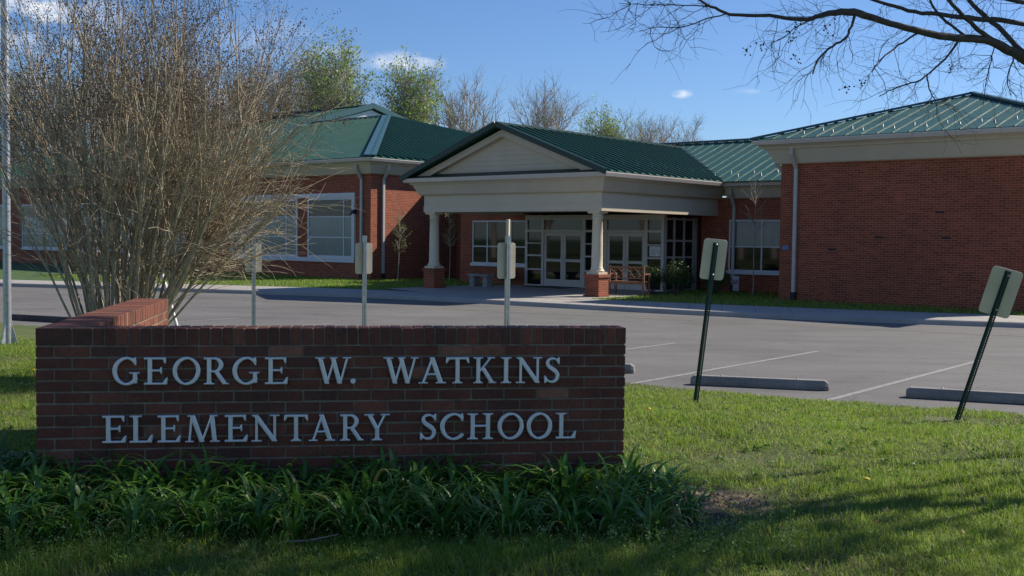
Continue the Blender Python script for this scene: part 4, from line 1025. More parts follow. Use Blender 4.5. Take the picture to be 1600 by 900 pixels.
# overhanging tree out of frame to the right, limbs reaching in
limbs = dict(
m=[(4.9, 7.8, 2.3), (4.1, 7.5, 2.85), (3.34, 7.2, 3.14), (3.2, 7.15, 3.19), (3.06, 7.09, 3.24), (2.92, 7.04, 3.23), (2.79, 6.99, 3.23), (2.66, 6.94, 3.23), (2.5, 6.88, 3.25), (2.34, 6.83, 3.28), (2.18, 6.78, 3.31), (2.08, 6.73, 3.33), (1.93, 6.67, 3.31), (1.82, 6.62, 3.28), (1.75, 6.57, 3.24), (1.63, 6.52, 3.24), (1.47, 6.46, 3.25), (1.32, 6.41, 3.23), (1.22, 6.36, 3.23), (1.12, 6.31, 3.26), (1.05, 6.25, 3.28), (0.9, 6.2, 3.36), (.6, 6.1, 3.5)],
l2=[(4.85, 7.85, 2.6), (4.2, 7.75, 3.2), (3.52, 7.6, 3.46), (3.29, 7.49, 3.44), (3.05, 7.37, 3.43), (2.83, 7.26, 3.43), (2.62, 7.14, 3.41), (2.46, 7.03, 3.42), (2.25, 6.91, 3.44), (1.9, 6.8, 3.52), (1.5, 6.7, 3.8)],
l3=[(3.75, 7.3, 2.98), (3.43, 7.3, 3.17), (3.39, 7.36, 3.21), (3.26, 7.42, 3.39), (3.16, 7.48, 3.49), (3.1, 7.54, 3.59), (3.0, 7.6, 3.75), (2.7, 7.7, 4.4)],
l4=[(3.08, 7.1, 3.24), (2.94, 7.01, 3.29), (2.8, 6.87, 3.34), (2.65, 6.74, 3.41), (2.45, 6.6, 3.55), (2.0, 6.4, 3.9)],
l5=[(2.91, 7.06, 3.24), (2.79, 7.2, 3.39), (2.74, 7.3, 3.53), (2.7, 7.4, 3.8), (2.5, 7.5, 4.4)],
l6=[(4.8, 7.85, 2.9), (4.1, 7.6, 3.5), (3.42, 7.4, 3.54), (3.25, 7.4, 3.58), (2.9, 7.4, 3.75), (2.2, 7.3, 4.1)],
b1=[(2.08, 6.73, 3.32), (2.03, 6.64, 3.21), (1.98, 6.58, 3.13), (1.88, 6.52, 3.08), (1.78, 6.46, 3.0), (1.74, 6.4, 2.9)],
b2=[(2.55, 6.92, 3.25), (2.4, 6.84, 3.16), (2.26, 6.72, 3.06), (2.18, 6.61, 3.0), (2.12, 6.5, 2.94)],
b3=[(2.84, 7.02, 3.23), (2.75, 6.96, 3.1), (2.59, 6.87, 2.98), (2.49, 6.78, 2.91), (2.32, 6.69, 2.87), (2.2, 6.6, 2.8)],
b4=[(2.58, 6.87, 2.97), (2.58, 6.82, 2.88), (2.62, 6.8, 2.79)],
b5=[(3.11, 7.12, 3.22), (3.09, 7.13, 3.08), (3.06, 7.12, 2.99), (3.04, 7.1, 2.81)],
b6=[(1.22, 6.37, 3.23), (1.09, 6.32, 3.19), (0.93, 6.25, 3.12), (0.81, 6.18, 3.12), (0.69, 6.1, 3.08)],
b7=[(1.12, 6.3, 3.26), (0.93, 6.27, 3.26), (0.71, 6.23, 3.25), (0.58, 6.2, 3.25)],
b8=[(1.76, 6.58, 3.24), (1.66, 6.53, 3.19), (1.58, 6.47, 3.11), (1.47, 6.4, 3.07)],
b9=[(3.24, 7.15, 3.18), (3.21, 7.05, 3.11), (3.13, 7.0, 2.99), (3.17, 7.0, 2.87)])
radii = dict(m=(.075, .052, .036, .031, .028, .026, .025, .024, .022, .020, .022, .024, .019, .014, .013, .012, .0105, .010, .009, .008, .006, .005, .003),
             l2=(.05, .035, .018, .018, .017, .015, .013, .012, .010, .008, .004), l3=(.03, .020, .018, .017, .016, .014, .012, .006), l4=(.016, .014, .012, .010, .008, .004),
             l5=(.009, .008, .007, .006, .003), l6=(.04, .03, .015, .014, .012, .006), b1=(.009, .008, .0075, .007, .006, .004), b2=(.007, .006, .005, .004, .0025), b3=(.008, .0065, .0055, .005, .004, .0025),
             b4=(.005, .004, .0025), b5=(.004, .0035, .003, .002), b6=(.004, .0035, .003, .0025, .0015), b7=(.004, .003, .0025, .0015), b8=(.004, .003, .0025, .0015), b9=(.006, .005, .004, .002))
def over_tree():
    rng = np.random.RandomState(4); e = empty('overhanging_tree', (5.9, 7.0, float(lawn_z(5.9, 7.0)))); e_l = np.array(e.location)
    tag(e, 'bare dark limbed tree whose branches hang into the top right of the view', 'tree')
    tr = MB(); zb_ = -.1
    tr.tube(np.array([(5.9, 7.0, .2), (5.75, 7.1, .9), (5.5, 7.3, 1.6), (5.1, 7.65, 2.3), (4.9, 7.9, 3.2), (5.0, 8.0, 4.2)]) - e_l, [.15, .12, .105, .09, .06, .04], 10)
    tr.build('trunk', M['darkbark'], e, fix=False, smooth=True)
    lb = MB(); tw = MB(); VV = []; FF = []
    octa = np.array([(1, 0, 0), (-1, 0, 0), (0, 1, 0), (0, -1, 0), (0, 0, 1), (0, 0, -1)], float); fc = [(0, 2, 4), (2, 1, 4), (1, 3, 4), (3, 0, 4), (2, 0, 5), (1, 2, 5), (3, 1, 5), (0, 3, 5)]
    def fin(a):
        p = np.array(a, float); n_ = len(p); t_ = np.linspace(0, n_ - 1, n_ * 3); q_ = np.stack([np.interp(t_, np.arange(n_), p[:, i]) for i in range(3)], 1)
        for _ in range(3): q_[1:-1] = .25 * q_[:-2] + .5 * q_[1:-1] + .25 * q_[2:]
        return q_, t_
    for k_, ps in limbs.items():
        q_, t_ = fin(ps); q_ = q_ + rng.normal(0, .002, q_.shape); rr = np.interp(t_, np.arange(len(ps)), radii[k_]); lb.tube(q_ - e_l, rr, 8)
        n_tw = {'m': 44, 'l2': 22, 'l3': 12, 'l4': 12, 'l5': 8, 'l6': 8, 'b1': 15, 'b2': 10, 'b3': 15, 'b4': 8, 'b5': 10, 'b6': 14, 'b7': 16, 'b8': 8, 'b9': 10}[k_]
        for j in range(n_tw):
            i = rng.randint(2, len(q_) - 1); dd = q_[i] - q_[i - 1]; dd = dd / (np.linalg.norm(dd) + 1e-9)
            big = rng.rand() < .4
            dv = perp(rng, dd, rng.uniform(.4, 1.2)) + np.array([0, 0, rng.uniform(-.55, .25)])
            p2, d2 = branch(tw, rng, q_[i] - e_l, dv, rng.uniform(.22, .45) if big else rng.uniform(.10, .26), .0022 if big else .0016, .0008, 7, .22, -.02, 4)
            for s_ in range(4 if big else 2):
                p3, d3 = branch(tw, rng, p2[rng.randint(1, 7)], perp(rng, d2, rng.uniform(.4, 1.2)), rng.uniform(.08, .28), .0013, .0006, 5, .25, 0, 3)
                if rng.rand() < .3: branch(tw, rng, p3[2], perp(rng, d3, .9), rng.uniform(.04, .12), .0008, .0005, 3, .2, 0, 3)
    for c in ((1.36, 6.45, 3.04), (1.44, 6.45, 3.06), (1.66, 6.5, 3.0), (1.62, 6.5, 3.12), (1.84, 6.5, 3.18), (1.96, 6.45, 2.83), (2.04, 6.45, 2.85), (2.72, 6.85, 2.99), (1.65, 6.45, 3.16)):
        for i in range(7):
            cc = np.array(c) + rng.normal(0, .022, 3) - e_l; b = len(VV) * 6; VV.append(cc + octa * rng.uniform(.005, .008)); FF += [b + ii for f in fc for ii in f]
            tw.tube([cc, np.array(c) - e_l], .0008, 3, False)
    # the crown above the frame
    up = MB(); upt = MB()
    for i in range(22):
        a = rng.uniform(0, 6.28); ln2 = rng.uniform(.35, 1.0); d0 = (math.cos(a) * ln2, math.sin(a) * ln2, 1.0)
        p2, d2 = branch(up, rng, np.array((4.95, 7.9, rng.uniform(3.0, 4.0))) - e_l, d0, rng.uniform(2.2, 3.4), .035, .010, 8, .1, .02, 5)
        for j in range(12):
            p3, d3 = branch(up, rng, p2[rng.randint(2, 9)], perp(rng, d2, rng.uniform(.3, .8)), rng.uniform(.8, 1.6), .009, .003, 6, .14, 0, 4)
            for k2_ in range(9): branch(upt, rng, p3[rng.randint(1, 7)], perp(rng, d3, rng.uniform(.3, 1.0)), rng.uniform(.2, .7), .0035, .0015, 4, .18, 0, 3)
    lb.build('limbs', M['darkbark'], e, fix=False, smooth=True); t_ = tw.build('twigs', M['darkbark'], e, fix=False); t_['kind'] = 'stuff'
    up.build('upper_limbs', M['darkbark'], e, fix=False, smooth=True); t_ = upt.build('upper_twigs', M['darkbark'], e, fix=False); t_['kind'] = 'stuff'
    o = fast_mesh('seed_heads', np.concatenate(VV), FF, 3, M['seed'], True); o.parent = e; o['kind'] = 'stuff'
over_tree()

# background trees ---------------------------------------------------
def tree(name, x, y, top, width, seed, kind, label, group, base=0.1, det=1.0, cat='tree'):
    rng = np.random.RandomState(seed); e = empty(name, (x, y, base)); tag(e, label, cat, group)
    H = top - base; tr = MB(); tw = MB(); tips = []
    tr_p, d = branch(tr, rng, (0, 0, -.2), (rng.normal(0, .04), 0, 1), H * .42, H * .020, H * .013, 6, .04, .05, 7)
    nl = int(15 * det)
    for i in range(nl):
        k_ = rng.uniform(.45, 1.0); p = tr_p[min(6, int(k_ * 6))]; a = 6.28 * i / nl + rng.normal(0, .4); sp = (.06 + .72 * ((i * .618) % 1.0)) * width / H * (.52 if kind == 'green' else 1.15)
        dv = (math.cos(a) * sp, math.sin(a) * sp, 1.0)
        L_ = (H - p[2]) * rng.uniform(.86, 1.0) / math.sqrt(1 + sp * sp * .6) * .95
        p2, d2 = branch(tr, rng, p, dv, L_, H * .0065, H * .0016, 7, .06, .07, 5)
        for j in range(int(9 * det)):
            ii = rng.randint(1, 7); p3, d3 = branch(tr, rng, p2[ii], perp(rng, d2, rng.uniform(.35, .8)), L_ * rng.uniform(.16, .34) * (.72 if kind == 'green' else 1), H * .0026, H * .0010, 5, .11, .04, 4)
            for q_ in range(int(10 * det)):
                p4, d4 = branch(tw, rng, p3[rng.randint(1, 6)], perp(rng, d3, rng.uniform(.3, .8)), L_ * rng.uniform(.09, .2), H * .0010, H * .0005, 3, .15, .04, 3)
                tips.append(p4[-1]); tips.append(p4[2])
                branch(tw, rng, p4[1], perp(rng, d4, .7), L_ * .08, H * .0007, H * .0004, 2, .15, .04, 3)
    tr.build('trunk', M['treebark'], e, fix=False, smooth=True); t_ = tw.build('twigs', M['twig'], e, fix=False); t_['kind'] = 'stuff'
    tips = np.array(tips)
    if kind == 'green':
        o = quads_obj('crown', clumps(rng, tips[rng.rand(len(tips)) < .45], 8, H * .015, H * .0066), M['spring'], e)
    elif kind == 'olive':
        o = quads_obj('crown', clumps(rng, tips, 4, H * .020, H * .0048), M['olive'], e)
    elif kind == 'bud':
        o = quads_obj('crown', clumps(rng, tips, 1, H * .012, H * .0026), M['olive'], e)
    else: o = None
    return e
def bt_(px, py, Y): return (px - 800) / 1700 * Y, Y, 1.92 + (366 - py) / 1700 * Y
TR = [('leafing_tree', 525, 72, 78, 6.0, 'green', 'tall pale green leafing tree behind the left wing, just right of the bare shrub'),
      ('leafing_tree', 622, 100, 80, 4.8, 'green', 'bright green leafing tree behind the left wing hip'),
      ('leafing_tree', 470, 95, 86, 5.5, 'olive', 'yellowish budding tree seen through the right side of the bare shrub'),
      ('bare_tree', 722, 118, 84, 7.0, 'bud', 'broad bare tree behind the left of the portico gable'),
      ('bare_tree', 852, 138, 86, 6.2, 'bud', 'bare tree standing above the portico roof ridge'),
      ('leafing_tree', 943, 172, 88, 3.6, 'green', 'small bright green tree between bare trees beyond the portico'),
      ('bare_tree', 1000, 180, 92, 4.6, 'bud', 'small bare tree right of the small green tree'),
      ('bare_tree', 1062, 192, 96, 5.6, 'bud', 'low bare tree farthest right on the skyline'),
      ('leafing_tree', 560, 150, 92, 6.0, 'olive', 'olive budding tree low behind the raised roof'),
      ('leafing_tree', 400, 110, 80, 6.5, 'olive', 'olive budding tree behind the bare shrub, right of centre'),
      ('bare_tree', 330, 100, 84, 6.5, 'bud', 'bare tree behind the centre of the shrub'),
      ('leafing_tree', 255, 125, 82, 6.5, 'olive', 'olive budding tree behind the bare shrub, left of centre'),
      ('bare_tree', 180, 110, 88, 7.0, 'bud', 'bare tree behind the left side of the shrub'),
      ('leafing_tree', 100, 120, 80, 7.0, 'olive', 'olive budding tree between the pole and the shrub'),
      ('leafing_tree', 15, 105, 78, 7.0, 'olive', 'olive budding tree behind the galvanised pole'),
      ('leafing_tree', -70, 105, 82, 7.0, 'green', 'green tree just beyond the left edge')]
for i, (nm, px, py, Y, w, kd, lb) in enumerate(TR):
    x, y, top = bt_(px, py, Y); tree(nm, x, y, top, w, 100 + i, kd, lb, 'trees behind the school')
# trees behind the viewer, mirrored in the glass
for i, (x, y, top, w) in enumerate(((-47, 6, 15, 9), (-51, 12, 18, 9), (-46.5, 17, 15, 9), (-50, 22, 17, 9), (-46.5, 27, 16, 9), (-51, 31, 18, 9), (-47, 36, 15, 9), (-52, 41, 17, 9), (-55, 26, 19, 10), (-56, 17, 19, 10))):
    tree('roadside_tree', x, y, top, w, 300 + i, 'olive' if i % 2 else 'bud', 'budding roadside tree far off to the left of the school', 'roadside trees far to the left of the school', det=.8)
for i, (x, y, top, w) in enumerate(((44, 52, 15, 8), (52, 62, 17, 8), (60, 50, 15, 8), (68, 66, 18, 9), (80, 58, 16, 9), (40, 74, 17, 8))):
    tree('leafing_tree', x, y, top, w, 500 + i, 'green' if i % 2 else 'olive', 'tree standing beyond the right end of the school', 'trees beyond the right end of the school', det=.7)
# tall leafy tree outside the frame that shades the foreground
def shade_tree(x, y, z0, rad, trunk_r, seed, n_, label, nm='evergreen_tree', flat=.75):
    rng = np.random.RandomState(seed); bz = float(lawn_z(x, y)); e = empty(nm, (x, y, bz)); tag(e, label, 'tree')
    tr = MB(); cz = z0 + rad * flat - bz
    tp, d = branch(tr, rng, (0, 0, -.2), (0, 0, 1), cz + rad * flat * .8, trunk_r, trunk_r * .2, 9, .02, .05, 9)
    for k_ in range(3): branch(tr, rng, (.12 * math.cos(k_ * 2.1), .12 * math.sin(k_ * 2.1), -.2), (.16 * math.cos(k_ * 2.1), .16 * math.sin(k_ * 2.1), 1), cz + .5, trunk_r, trunk_r * .4, 9, .04, .02, 7)
    cs = []
    for i in range(n_):
        v = rng.normal(size=3); v /= np.linalg.norm(v); v = v * rad * rng.uniform(.35, 1.0) ** .6 * np.array([1, 1, flat]); c = v + np.array([0, 0, cz])
        p = tp[min(9, max(2, int((c[2] - .5) / (cz + rad * flat * .8) * 9)))]
        if i % 3 == 0: tr.tube([p, (p + c) / 2 + np.array([0, 0, .1]), c], [.035, .02, .008], 5, False)
        cs.append(c)
    tr.build('trunk', M['darkbark'], e, fix=False, smooth=True)
    cs = np.array(cs); o = quads_obj('crown', clumps(rng, cs, 70, .26, .07), M['shrub'], e)
shade_tree(6.4, 8.7, 5.1, 3.0, .05, 21, 125, 'dense evergreen outside the right edge that shades the foreground')

# shrubs by the entrance
def shrub(s_, t_, w, h, seed, label):
    rng = np.random.RandomState(seed); e = empty('shrub', W(s_, t_, .11), 0); tag(e, label, 'shrub', 'shrubs beside the entrance')
    st = MB(); cs = []
    for i in range(16):
        a = rng.uniform(0, 6.28); p2, d2 = branch(st, rng, (0, 0, 0), (math.cos(a) * .5, math.sin(a) * .5, 1), h * rng.uniform(.6, .95), .012, .004, 4, .15, 0, 4)
        cs.append(p2[-1]); cs.append(p2[3])
    for i in range(42):
        v = rng.normal(size=3); v /= np.linalg.norm(v); v = v * rng.uniform(.5, 1) * np.array([w / 2, w / 2, h * .40]); cs.append(v + np.array([0, 0, h * .60]))
    st.build('stems', M['darkbark'], e, fix=False); quads_obj('foliage', clumps(rng, np.array(cs), 60, .055, .022), M['shrub'], e)
shrub(0.05, 2.85, .85, .95, 1, 'smaller round dark shrub just right of the garden bench')
shrub(0.95, 3.0, 1.0, 1.15, 2, 'taller glossy shrub before the vestibule side window')
shrub(1.55, 4.4, 1.0, 1.0, 3, 'shaded shrub behind the slightly leaning sign post')
shrub(-0.35, 5.4, .9, .95, 4, 'dark shrub against the vestibule side')
shrub(-7.5, 4.35, .8, .7, 6, 'shrub in shade under the window left of the doors')
# saplings
def sapling(s_, t_, h, seed, label, green=True, m='bark', split=.42):
    rng = np.random.RandomState(seed); e = empty('sapling', W(s_, t_, .11)); tag(e, label, 'sapling', 'young trees planted along the school')
    tr = MB(); p, d = branch(tr, rng, (0, 0, -.05), (0, 0, 1), h, .022, .006, 12, .025, .05, 6); tips = []
    for i in range(26):
        k_ = rng.uniform(split, .97); q_ = p[int(k_ * 12)]; a = rng.uniform(0, 6.28)
        p2, d2 = branch(tr, rng, q_, (math.cos(a), math.sin(a), rng.uniform(.8, 1.6)), h * rng.uniform(.10, .26) * (1.2 - k_ * .5), .008, .003, 5, .1, .06, 4); tips += [p2[-1], p2[-2], p2[3], p2[2]]
        for j in range(2):
            p3, _ = branch(tr, rng, p2[rng.randint(1, 5)], perp(rng, d2, .5), h * .07, .004, .002, 3, .1, .05, 3); tips.append(p3[-1])
    tr.build('trunk', M[m], e, fix=False)
    if green: quads_obj('leaves', clumps(rng, np.array(tips), 2, .045, .026), M['spring'], e)
M['palebark'] = varied('pale_bark', (.36, .31, .24), .2, 8, .85)
sapling(-12.15, 3.1, 2.75, 1, 'thin leafing sapling against the sunlit brick side wall', m='palebark')
sapling(-11.0, 4.9, 2.9, 2, 'leafing sapling half hidden behind the left column', m='palebark', split=.5)
sapling(2.45, 5.3, 4.1, 3, 'leafless sapling before the recessed wall window', green=False, m='palebark', split=.45)

# ---------------------------------------------------------------- lilies in front of the sign
def lily_mesh(seed, n_=33, L0=.36, L1=.66, wd=.017):
    rng = np.random.RandomState(seed); V = []; F = []; S = 7
    for i in range(n_):
        a = rng.uniform(0, 6.28); L_ = rng.uniform(L0, L1); el = rng.uniform(1.0, 1.5); b = rng.normal(0, .03, 2); wid = wd * rng.uniform(.7, 1.25); curl = rng.uniform(1.5, 3.3)
        p = np.array([b[0], b[1], -.02]); h = np.array([math.cos(a), math.sin(a), 0]); side = np.array([-math.sin(a), math.cos(a), 0]); base = len(V)
        for k_ in range(S + 1):
            f = k_ / S; th = el - curl * f ** 1.9; w = wid * (1 - f ** 2.6) * (.55 + .9 * min(1, f * 2.2)) * .8 + .0006
            fold = np.array([0, 0, 1.0]) * w * .5
            V += [p - side * w + fold * .6, p - fold * .2, p + side * w + fold * .6]
            p = p + (h * math.cos(th) + np.array([0, 0, 1]) * math.sin(th)) * L_ / S + side * rng.normal(0, .002)
        for k_ in range(S):
            o_ = base + 3 * k_; F += [o_, o_ + 1, o_ + 4, o_ + 3, o_ + 1, o_ + 2, o_ + 5, o_ + 4]
    me_o = fast_mesh('leaves', np.array(V), F, 4, M['lily'], True); me = me_o.data; bpy.data.objects.remove(me_o); return me
lm = [lily_mesh(50 + i) for i in range(7)]
ca, sa = math.cos(sang), math.sin(sang)
def sw(x, y): return SL.x + x * ca - y * sa, SL.y + x * sa + y * ca
rng = np.random.RandomState(9); spots = []
for i in range(2400):
    x = rng.uniform(-.75, 3.78); y = rng.uniform(-.95, -.10)
    if x > LW + .02: y = rng.uniform(-.62, .05)
    if x < -.05: y = rng.uniform(-.7, .5)
    if all((x - a) ** 2 + (y - b) ** 2 > .155 ** 2 for a, b in spots): spots.append((x, y))
    if len(spots) >= 150: break
for i, (x, y) in enumerate(spots):
    wx, wy = sw(x, y); me = lm[i % 7]; o = bpy.data.objects.new('daylily', me); col.objects.link(o)
    o.location = (wx, wy, float(lawn_z(wx, wy))); o.rotation_euler = (rng.normal(0, .08), rng.normal(0, .08), rng.uniform(0, 6.28)); s_ = rng.uniform(.62, .90) * (1.0 if y > -.45 else .84); o.scale = (s_, s_, s_)
    tag(o, 'clump of dark green strap leaves along the foot of the brick sign wall', 'plant', 'daylily clumps planted along the brick sign wall')
# mulch bed under them
mb = MB(); P_ = [(-.65, -.9), (1.2, -1.0), (2.8, -.95), (4.05, -.75), (4.1, .12), (LW + .05, .12), (LW, -.01), (0, -.01), (-.02, .7), (-.7, .6)]
gx = np.linspace(-.7, 4.1, 60); gy = np.linspace(-.95, .0, 14); V = []
for b in gy:
    for a in gx: wx, wy = sw(a, b + .05 * math.sin(a * 4)); V.append((wx, wy, float(lawn_z(wx, wy)) + .012 - (.03 if (b < -.9 or a < -.65 or a > 4.05) else 0)))
mb.add(V, [(j * 60 + i, j * 60 + i + 1, (j + 1) * 60 + i + 1, (j + 1) * 60 + i) for j in range(13) for i in range(59)])
tag(mb.build('flower_bed', M['mulch'], fix=False, smooth=True), kind='structure')

# ---------------------------------------------------------------- grass
def blades(name, X, Y, Hh, Wd, m, seed, lean=.5, label='', z=None, cat='grass'):
    rng = np.random.RandomState(seed); n_ = len(X); Z = lawn_z(X, Y) if z is None else z
    a = rng.uniform(0, 6.28, n_); ln_ = rng.uniform(.1, 1, n_) * lean; h = Hh; tx = np.cos(a) * ln_ * h; ty = np.sin(a) * ln_ * h
    b = rng.uniform(0, 6.28, n_); wx = np.cos(b) * Wd; wy = np.sin(b) * Wd
    V = np.zeros((n_, 5, 3)); V[:, 0] = np.stack([X - wx, Y - wy, Z - .004], 1); V[:, 1] = np.stack([X + wx, Y + wy, Z - .004], 1)
    mx_, my_ = X + tx * .4, Y + ty * .4; mz = Z + h * .62
    V[:, 2] = np.stack([mx_ + wx * .7, my_ + wy * .7, mz], 1); V[:, 3] = np.stack([mx_ - wx * .7, my_ - wy * .7, mz], 1)
    V[:, 4] = np.stack([X + tx * 1.15, Y + ty * 1.15, Z + h * (1 - .35 * ln_)], 1)
    i0 = np.arange(n_) * 5
    F = np.stack([i0, i0 + 1, i0 + 2, i0, i0 + 2, i0 + 3, i0 + 3, i0 + 2, i0 + 4], 1)
    o = fast_mesh(name, V.reshape(-1, 3), F.ravel(), 3, m); tag(o, label, cat, kind='stuff'); return o
rng = np.random.RandomState(77)
def scatter(n_, y0, y1, xpad=.3, bias=1.0):
    Y = y0 + (y1 - y0) * rng.uniform(0, 1, n_) ** bias; X = rng.uniform(-1, 1, n_) * (Y * .478 + xpad); return X, Y
def inside_sign(X, Y):
    dx = X - SL.x; dy = Y - SL.y; lx = dx * ca + dy * sa; ly = -dx * sa + dy * ca
    return ((lx > -.02) & (lx < LW + .02) & (ly > -.03) & (ly < TH + .02)) | ((lx > -.02) & (lx < RT + .02) & (ly > -.03) & (ly < RL + .02)), lx, ly
X, Y = scatter(700000, 4.4, 17, 1.0, bias=1.25)
dd = yedge(X) - Y; ins, lx, ly = inside_sign(X, Y)
patch = fbm(X * 1.7, Y * 1.7, 8); dirt = np.exp(-(((X - 1.20) / .52) ** 2 + ((Y - 6.75) / .38) ** 2)); post = np.exp(-(((X - 2.12) / .28) ** 2 + ((Y - 12.45) / .22) ** 2)) + np.exp(-(((X - 4.6) / .35) ** 2 + ((Y - 11.5) / .25) ** 2))
bed = (lx > -.6) & (lx < 4.0) & (ly > -.78) & (ly < .0)
pr = np.clip(.80 + .30 * patch + .12 * fbm(X * 5, Y * 5, 22) - 1.25 * dirt - .9 * post, .03, 1) * np.where(bed, .12, 1)
keep = (dd > -.10 + .12 * fbm(X * 3, Y * 3, 5)) & ~ins & (rng.rand(len(X)) < pr); X, Y, patch, lx, ly = X[keep], Y[keep], patch[keep], lx[keep], ly[keep]
near = np.clip((7.5 - Y) / 2.5, 0, 1)
tall = 1 + .8 * np.clip(fbm(X * 2.3, Y * 2.3, 15), 0, 1.2)
Hh = (.016 + .026 * rng.rand(len(X))) * tall * (1 + 0.7 * near); Wd = (.0012 + .0010 * rng.rand(len(X))) * (1 + (Y - 5) * .09)
dry = rng.rand(len(X)) < np.clip(.13 - .30 * patch + .10 * fbm(X * 4, Y * 4, 31), .03, .75)
blades('grass', X[~dry], Y[~dry], Hh[~dry], Wd[~dry], M['grass'], 1, 1.5, 'short green spring lawn between the sign wall and the parking lot')
blades('dry_grass', X[dry], Y[dry], Hh[dry] * .7, Wd[dry], M['dry'], 2, 1.3, 'straw coloured dead blades scattered through the lawn')
# tufts of longer grass
tx_, ty_ = scatter(320, 4.7, 12); kx = np.repeat(tx_, 45) + rng.normal(0, .035, 320 * 45); ky = np.repeat(ty_, 45) + rng.normal(0, .035, 320 * 45)
ins, lx, ly = inside_sign(kx, ky); dk = np.exp(-(((kx - 1.2) / .5) ** 2 + ((ky - 6.75) / .3) ** 2)); ok = ~ins & (yedge(kx) - ky > .15) & (dk < .3)
blades('long_grass', kx[ok], ky[ok], .05 + .07 * rng.rand(ok.sum()), .0013 + .001 * rng.rand(ok.sum()), M['grass'], 3, .8, 'longer tufts of grass standing out of the lawn')
# weeds in front of the bed
wxs = rng.uniform(-.7, 4.3, 950); wys = -rng.uniform(.70, 1.45, 950) + .1 * np.sin(wxs * 3)
VV = []; FL = []
for a, b in zip(wxs, wys):
    if rng.rand() > .65 + .5 * math.sin(a * 2.1 + 1) : continue
    x, y = sw(a, b); z = float(lawn_z(x, y)); h = rng.uniform(.05, .15)
    c = np.array([[x + rng.normal(0, .012) * k_ / 3, y + rng.normal(0, .012) * k_ / 3, z + h * k_ / 5] for k_ in range(1, 6)])
    VV.append(clumps(rng, c, 4, .012, .008)); FL.append(clumps(rng, c[-1:] + np.array([0, 0, .01]), 5, .006, .0032))
Q = np.concatenate(VV); o = fast_mesh('weeds', Q.reshape(-1, 3), np.arange(len(Q) * 4), 4, M['weed']); tag(o, 'low leafy weeds along the front of the lily bed', 'weeds', kind='stuff')
Q = np.concatenate(FL); o = fast_mesh('weed_flowers', Q.reshape(-1, 3), np.arange(len(Q) * 4), 4, M['flower']); tag(o, 'tiny pale flowers on the weeds before the lily bed', 'flowers', kind='stuff')
# broad leaved weeds scattered through the lawn
wx_, wy_ = scatter(420, 4.8, 12.5); ins, lx, ly = inside_sign(wx_, wy_); ok = ~ins & (yedge(wx_) - wy_ > .1) & ~((lx > -.8) & (lx < 4) & (ly > -1.1) & (ly < 0)); VV = []
for a, b in zip(wx_[ok], wy_[ok]):
    z = float(lawn_z(a, b)); n2 = rng.randint(6, 14); th = rng.uniform(0, 6.28, n2); rr2 = rng.uniform(.01, .045, n2)
    VV.append(clumps(rng, np.stack([a + rr2 * np.cos(th), b + rr2 * np.sin(th), np.full(n2, z + .022)], 1), 2, .006, .014))
Q = np.concatenate(VV); o = fast_mesh('lawn_weeds', Q.reshape(-1, 3), np.arange(len(Q) * 4), 4, M['weed']); tag(o, 'broad leaved weeds scattered through the lawn', 'weeds', kind='stuff')
# brown fallen leaves
lx_, ly_ = scatter(260, 4.8, 13); ins, _a, _b = inside_sign(lx_, ly_); ok = ~ins & (yedge(lx_) - ly_ > -.1)
Q = clumps(rng, np.stack([lx_, ly_, lawn_z(lx_, ly_) + .03], 1)[ok], 1, .002, .017); o = fast_mesh('fallen_leaves', Q.reshape(-1, 3), np.arange(len(Q) * 4), 4, leafmat('dead_leaf', [(.30, .19, .10), (.42, .31, .18), (.18, .11, .06)], .8, .2)); tag(o, 'dead brown leaves caught in the lawn', 'leaves', kind='stuff')
# grass of the bed along the school
n_ = 90000; s_ = rng.uniform(-24, 13, n_); t_ = rng.uniform(-6, 7.2, n_)
X = O.x + U.x * s_ + N.x * t_; Y = O.y + U.y * s_ + N.y * t_
yb = np.interp(X, bl[:, 0], bl[:, 1]); ok = (Y > yb + .02) & ~((s_ > -7.9) & (s_ < .35) & (t_ < 4.9) & (t_ > -2.7)) & ~((s_ < -14) & (t_ > 3.2)) & ~((s_ > 4.15) & (t_ > 3.6)) & ~((s_ > -10.6) & (s_ < -.8) & (t_ > 4.8))
blades('bed_grass', X[ok], Y[ok], .05 + .05 * rng.rand(ok.sum()), .006 + .004 * rng.rand(ok.sum()), M['grass'], 5, .9, 'strip of lawn between the sidewalk and the school walls', z=np.full(ok.sum(), .112))

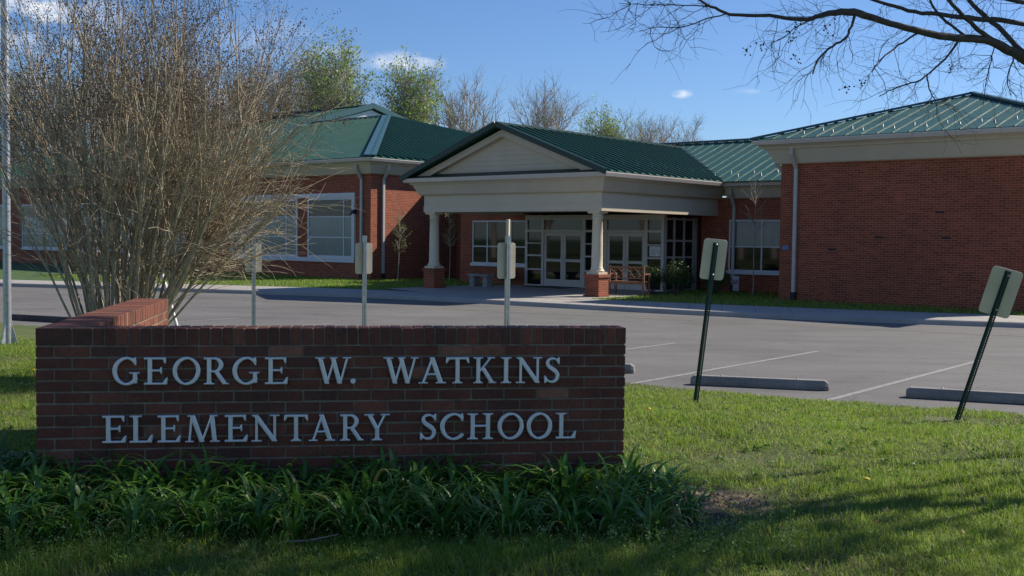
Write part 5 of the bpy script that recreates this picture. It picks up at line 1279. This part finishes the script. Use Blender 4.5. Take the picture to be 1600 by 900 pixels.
# dandelions, fallen twigs
M['dandelion'] = mat('dandelion_yellow', (.75, .5, .02), .6)
def gxy(px, py, zz=.3):
    Yd = (1.92 - zz) * 1700 / (py - 372 - .0122 * (px - 800)); return (px - 800) / 1700 * Yd, Yd
for px, py in ((1355, 645), (1018 + 345, 770), (1018, 680), (50, 614)):
    x, y = gxy(px, py, .12 if py < 690 else .3); e = empty('dandelion', (x, y, float(lawn_z(x, y)))); tag(e, {1355: 'yellow dandelion near the steeply leaning post', 1363: 'yellow dandelion in the middle of the right lawn', 1018: 'yellow dandelion near the slightly leaning post', 50: 'yellow dandelion left of the brick sign wall'}[px], 'flower', 'dandelions in the lawn')
    MB().tube([(0, 0, 0), (.004, 0, .05)], .0018, 5).build('stalk', M['weed'], e, fix=False)
    MB().lathe([(.004, .048), (.019, .054), (.016, .062), (.004, .066)], (0, 0), 12).build('bloom', M['dandelion'], e)
rs2 = np.random.RandomState(31)
for k_, (px, py, L_, a) in enumerate(((480, 868, .32, .1), (540, 830, .34, -.02), (110, 893, .45, .35), (60, 868, .40, .12), (750, 800, .26, -.5), (1165, 798, .14, 0.0))):
    x, y = gxy(px, py, .31); mb = MB(); rng2 = np.random.RandomState(k_)
    p2, d2 = branch(mb, rng2, (-L_ / 2, 0, .03), (math.cos(a), math.sin(a), .05), L_, .006, .003, 6, .09, 0, 5)
    branch(mb, rng2, p2[3], (math.cos(a + .6), math.sin(a + .6), .15), L_ * .35, .003, .0015, 4, .1, 0, 4)
    o = mb.build('fallen_twig', M['palebark'], fix=False, loc=(x, y, float(lawn_z(x, y))))
    tag(o, ('pale dead twig in the weeds before the word on the lower left of the sign', 'pale twig lying at the front of the lily leaves, left of centre', 'curved pale twig at the bottom left corner', 'pale twig at the far left of the flower bed', 'slanting twig at the foot of the middle lilies', 'short twig lying on the bare dirt patch')[k_], 'twig', 'dead twigs on the ground')
# clods and leaf litter on the dirt patch
n_ = 900; X = 1.2 + rng.normal(0, .33, n_); Y = 6.72 + rng.normal(0, .22, n_); C = np.stack([X, Y, lawn_z(X, Y) + .006], 1)
Q = clumps(rng, C, 2, .004, .009); o = fast_mesh('leaf_litter', Q.reshape(-1, 3), np.arange(len(Q) * 4), 4, leafmat('litter', [(.16, .10, .06), (.28, .2, .13), (.08, .05, .03)], .9, .1)); tag(o, 'brown leaf litter and crumbs on the bare dirt patch', 'litter', kind='stuff')
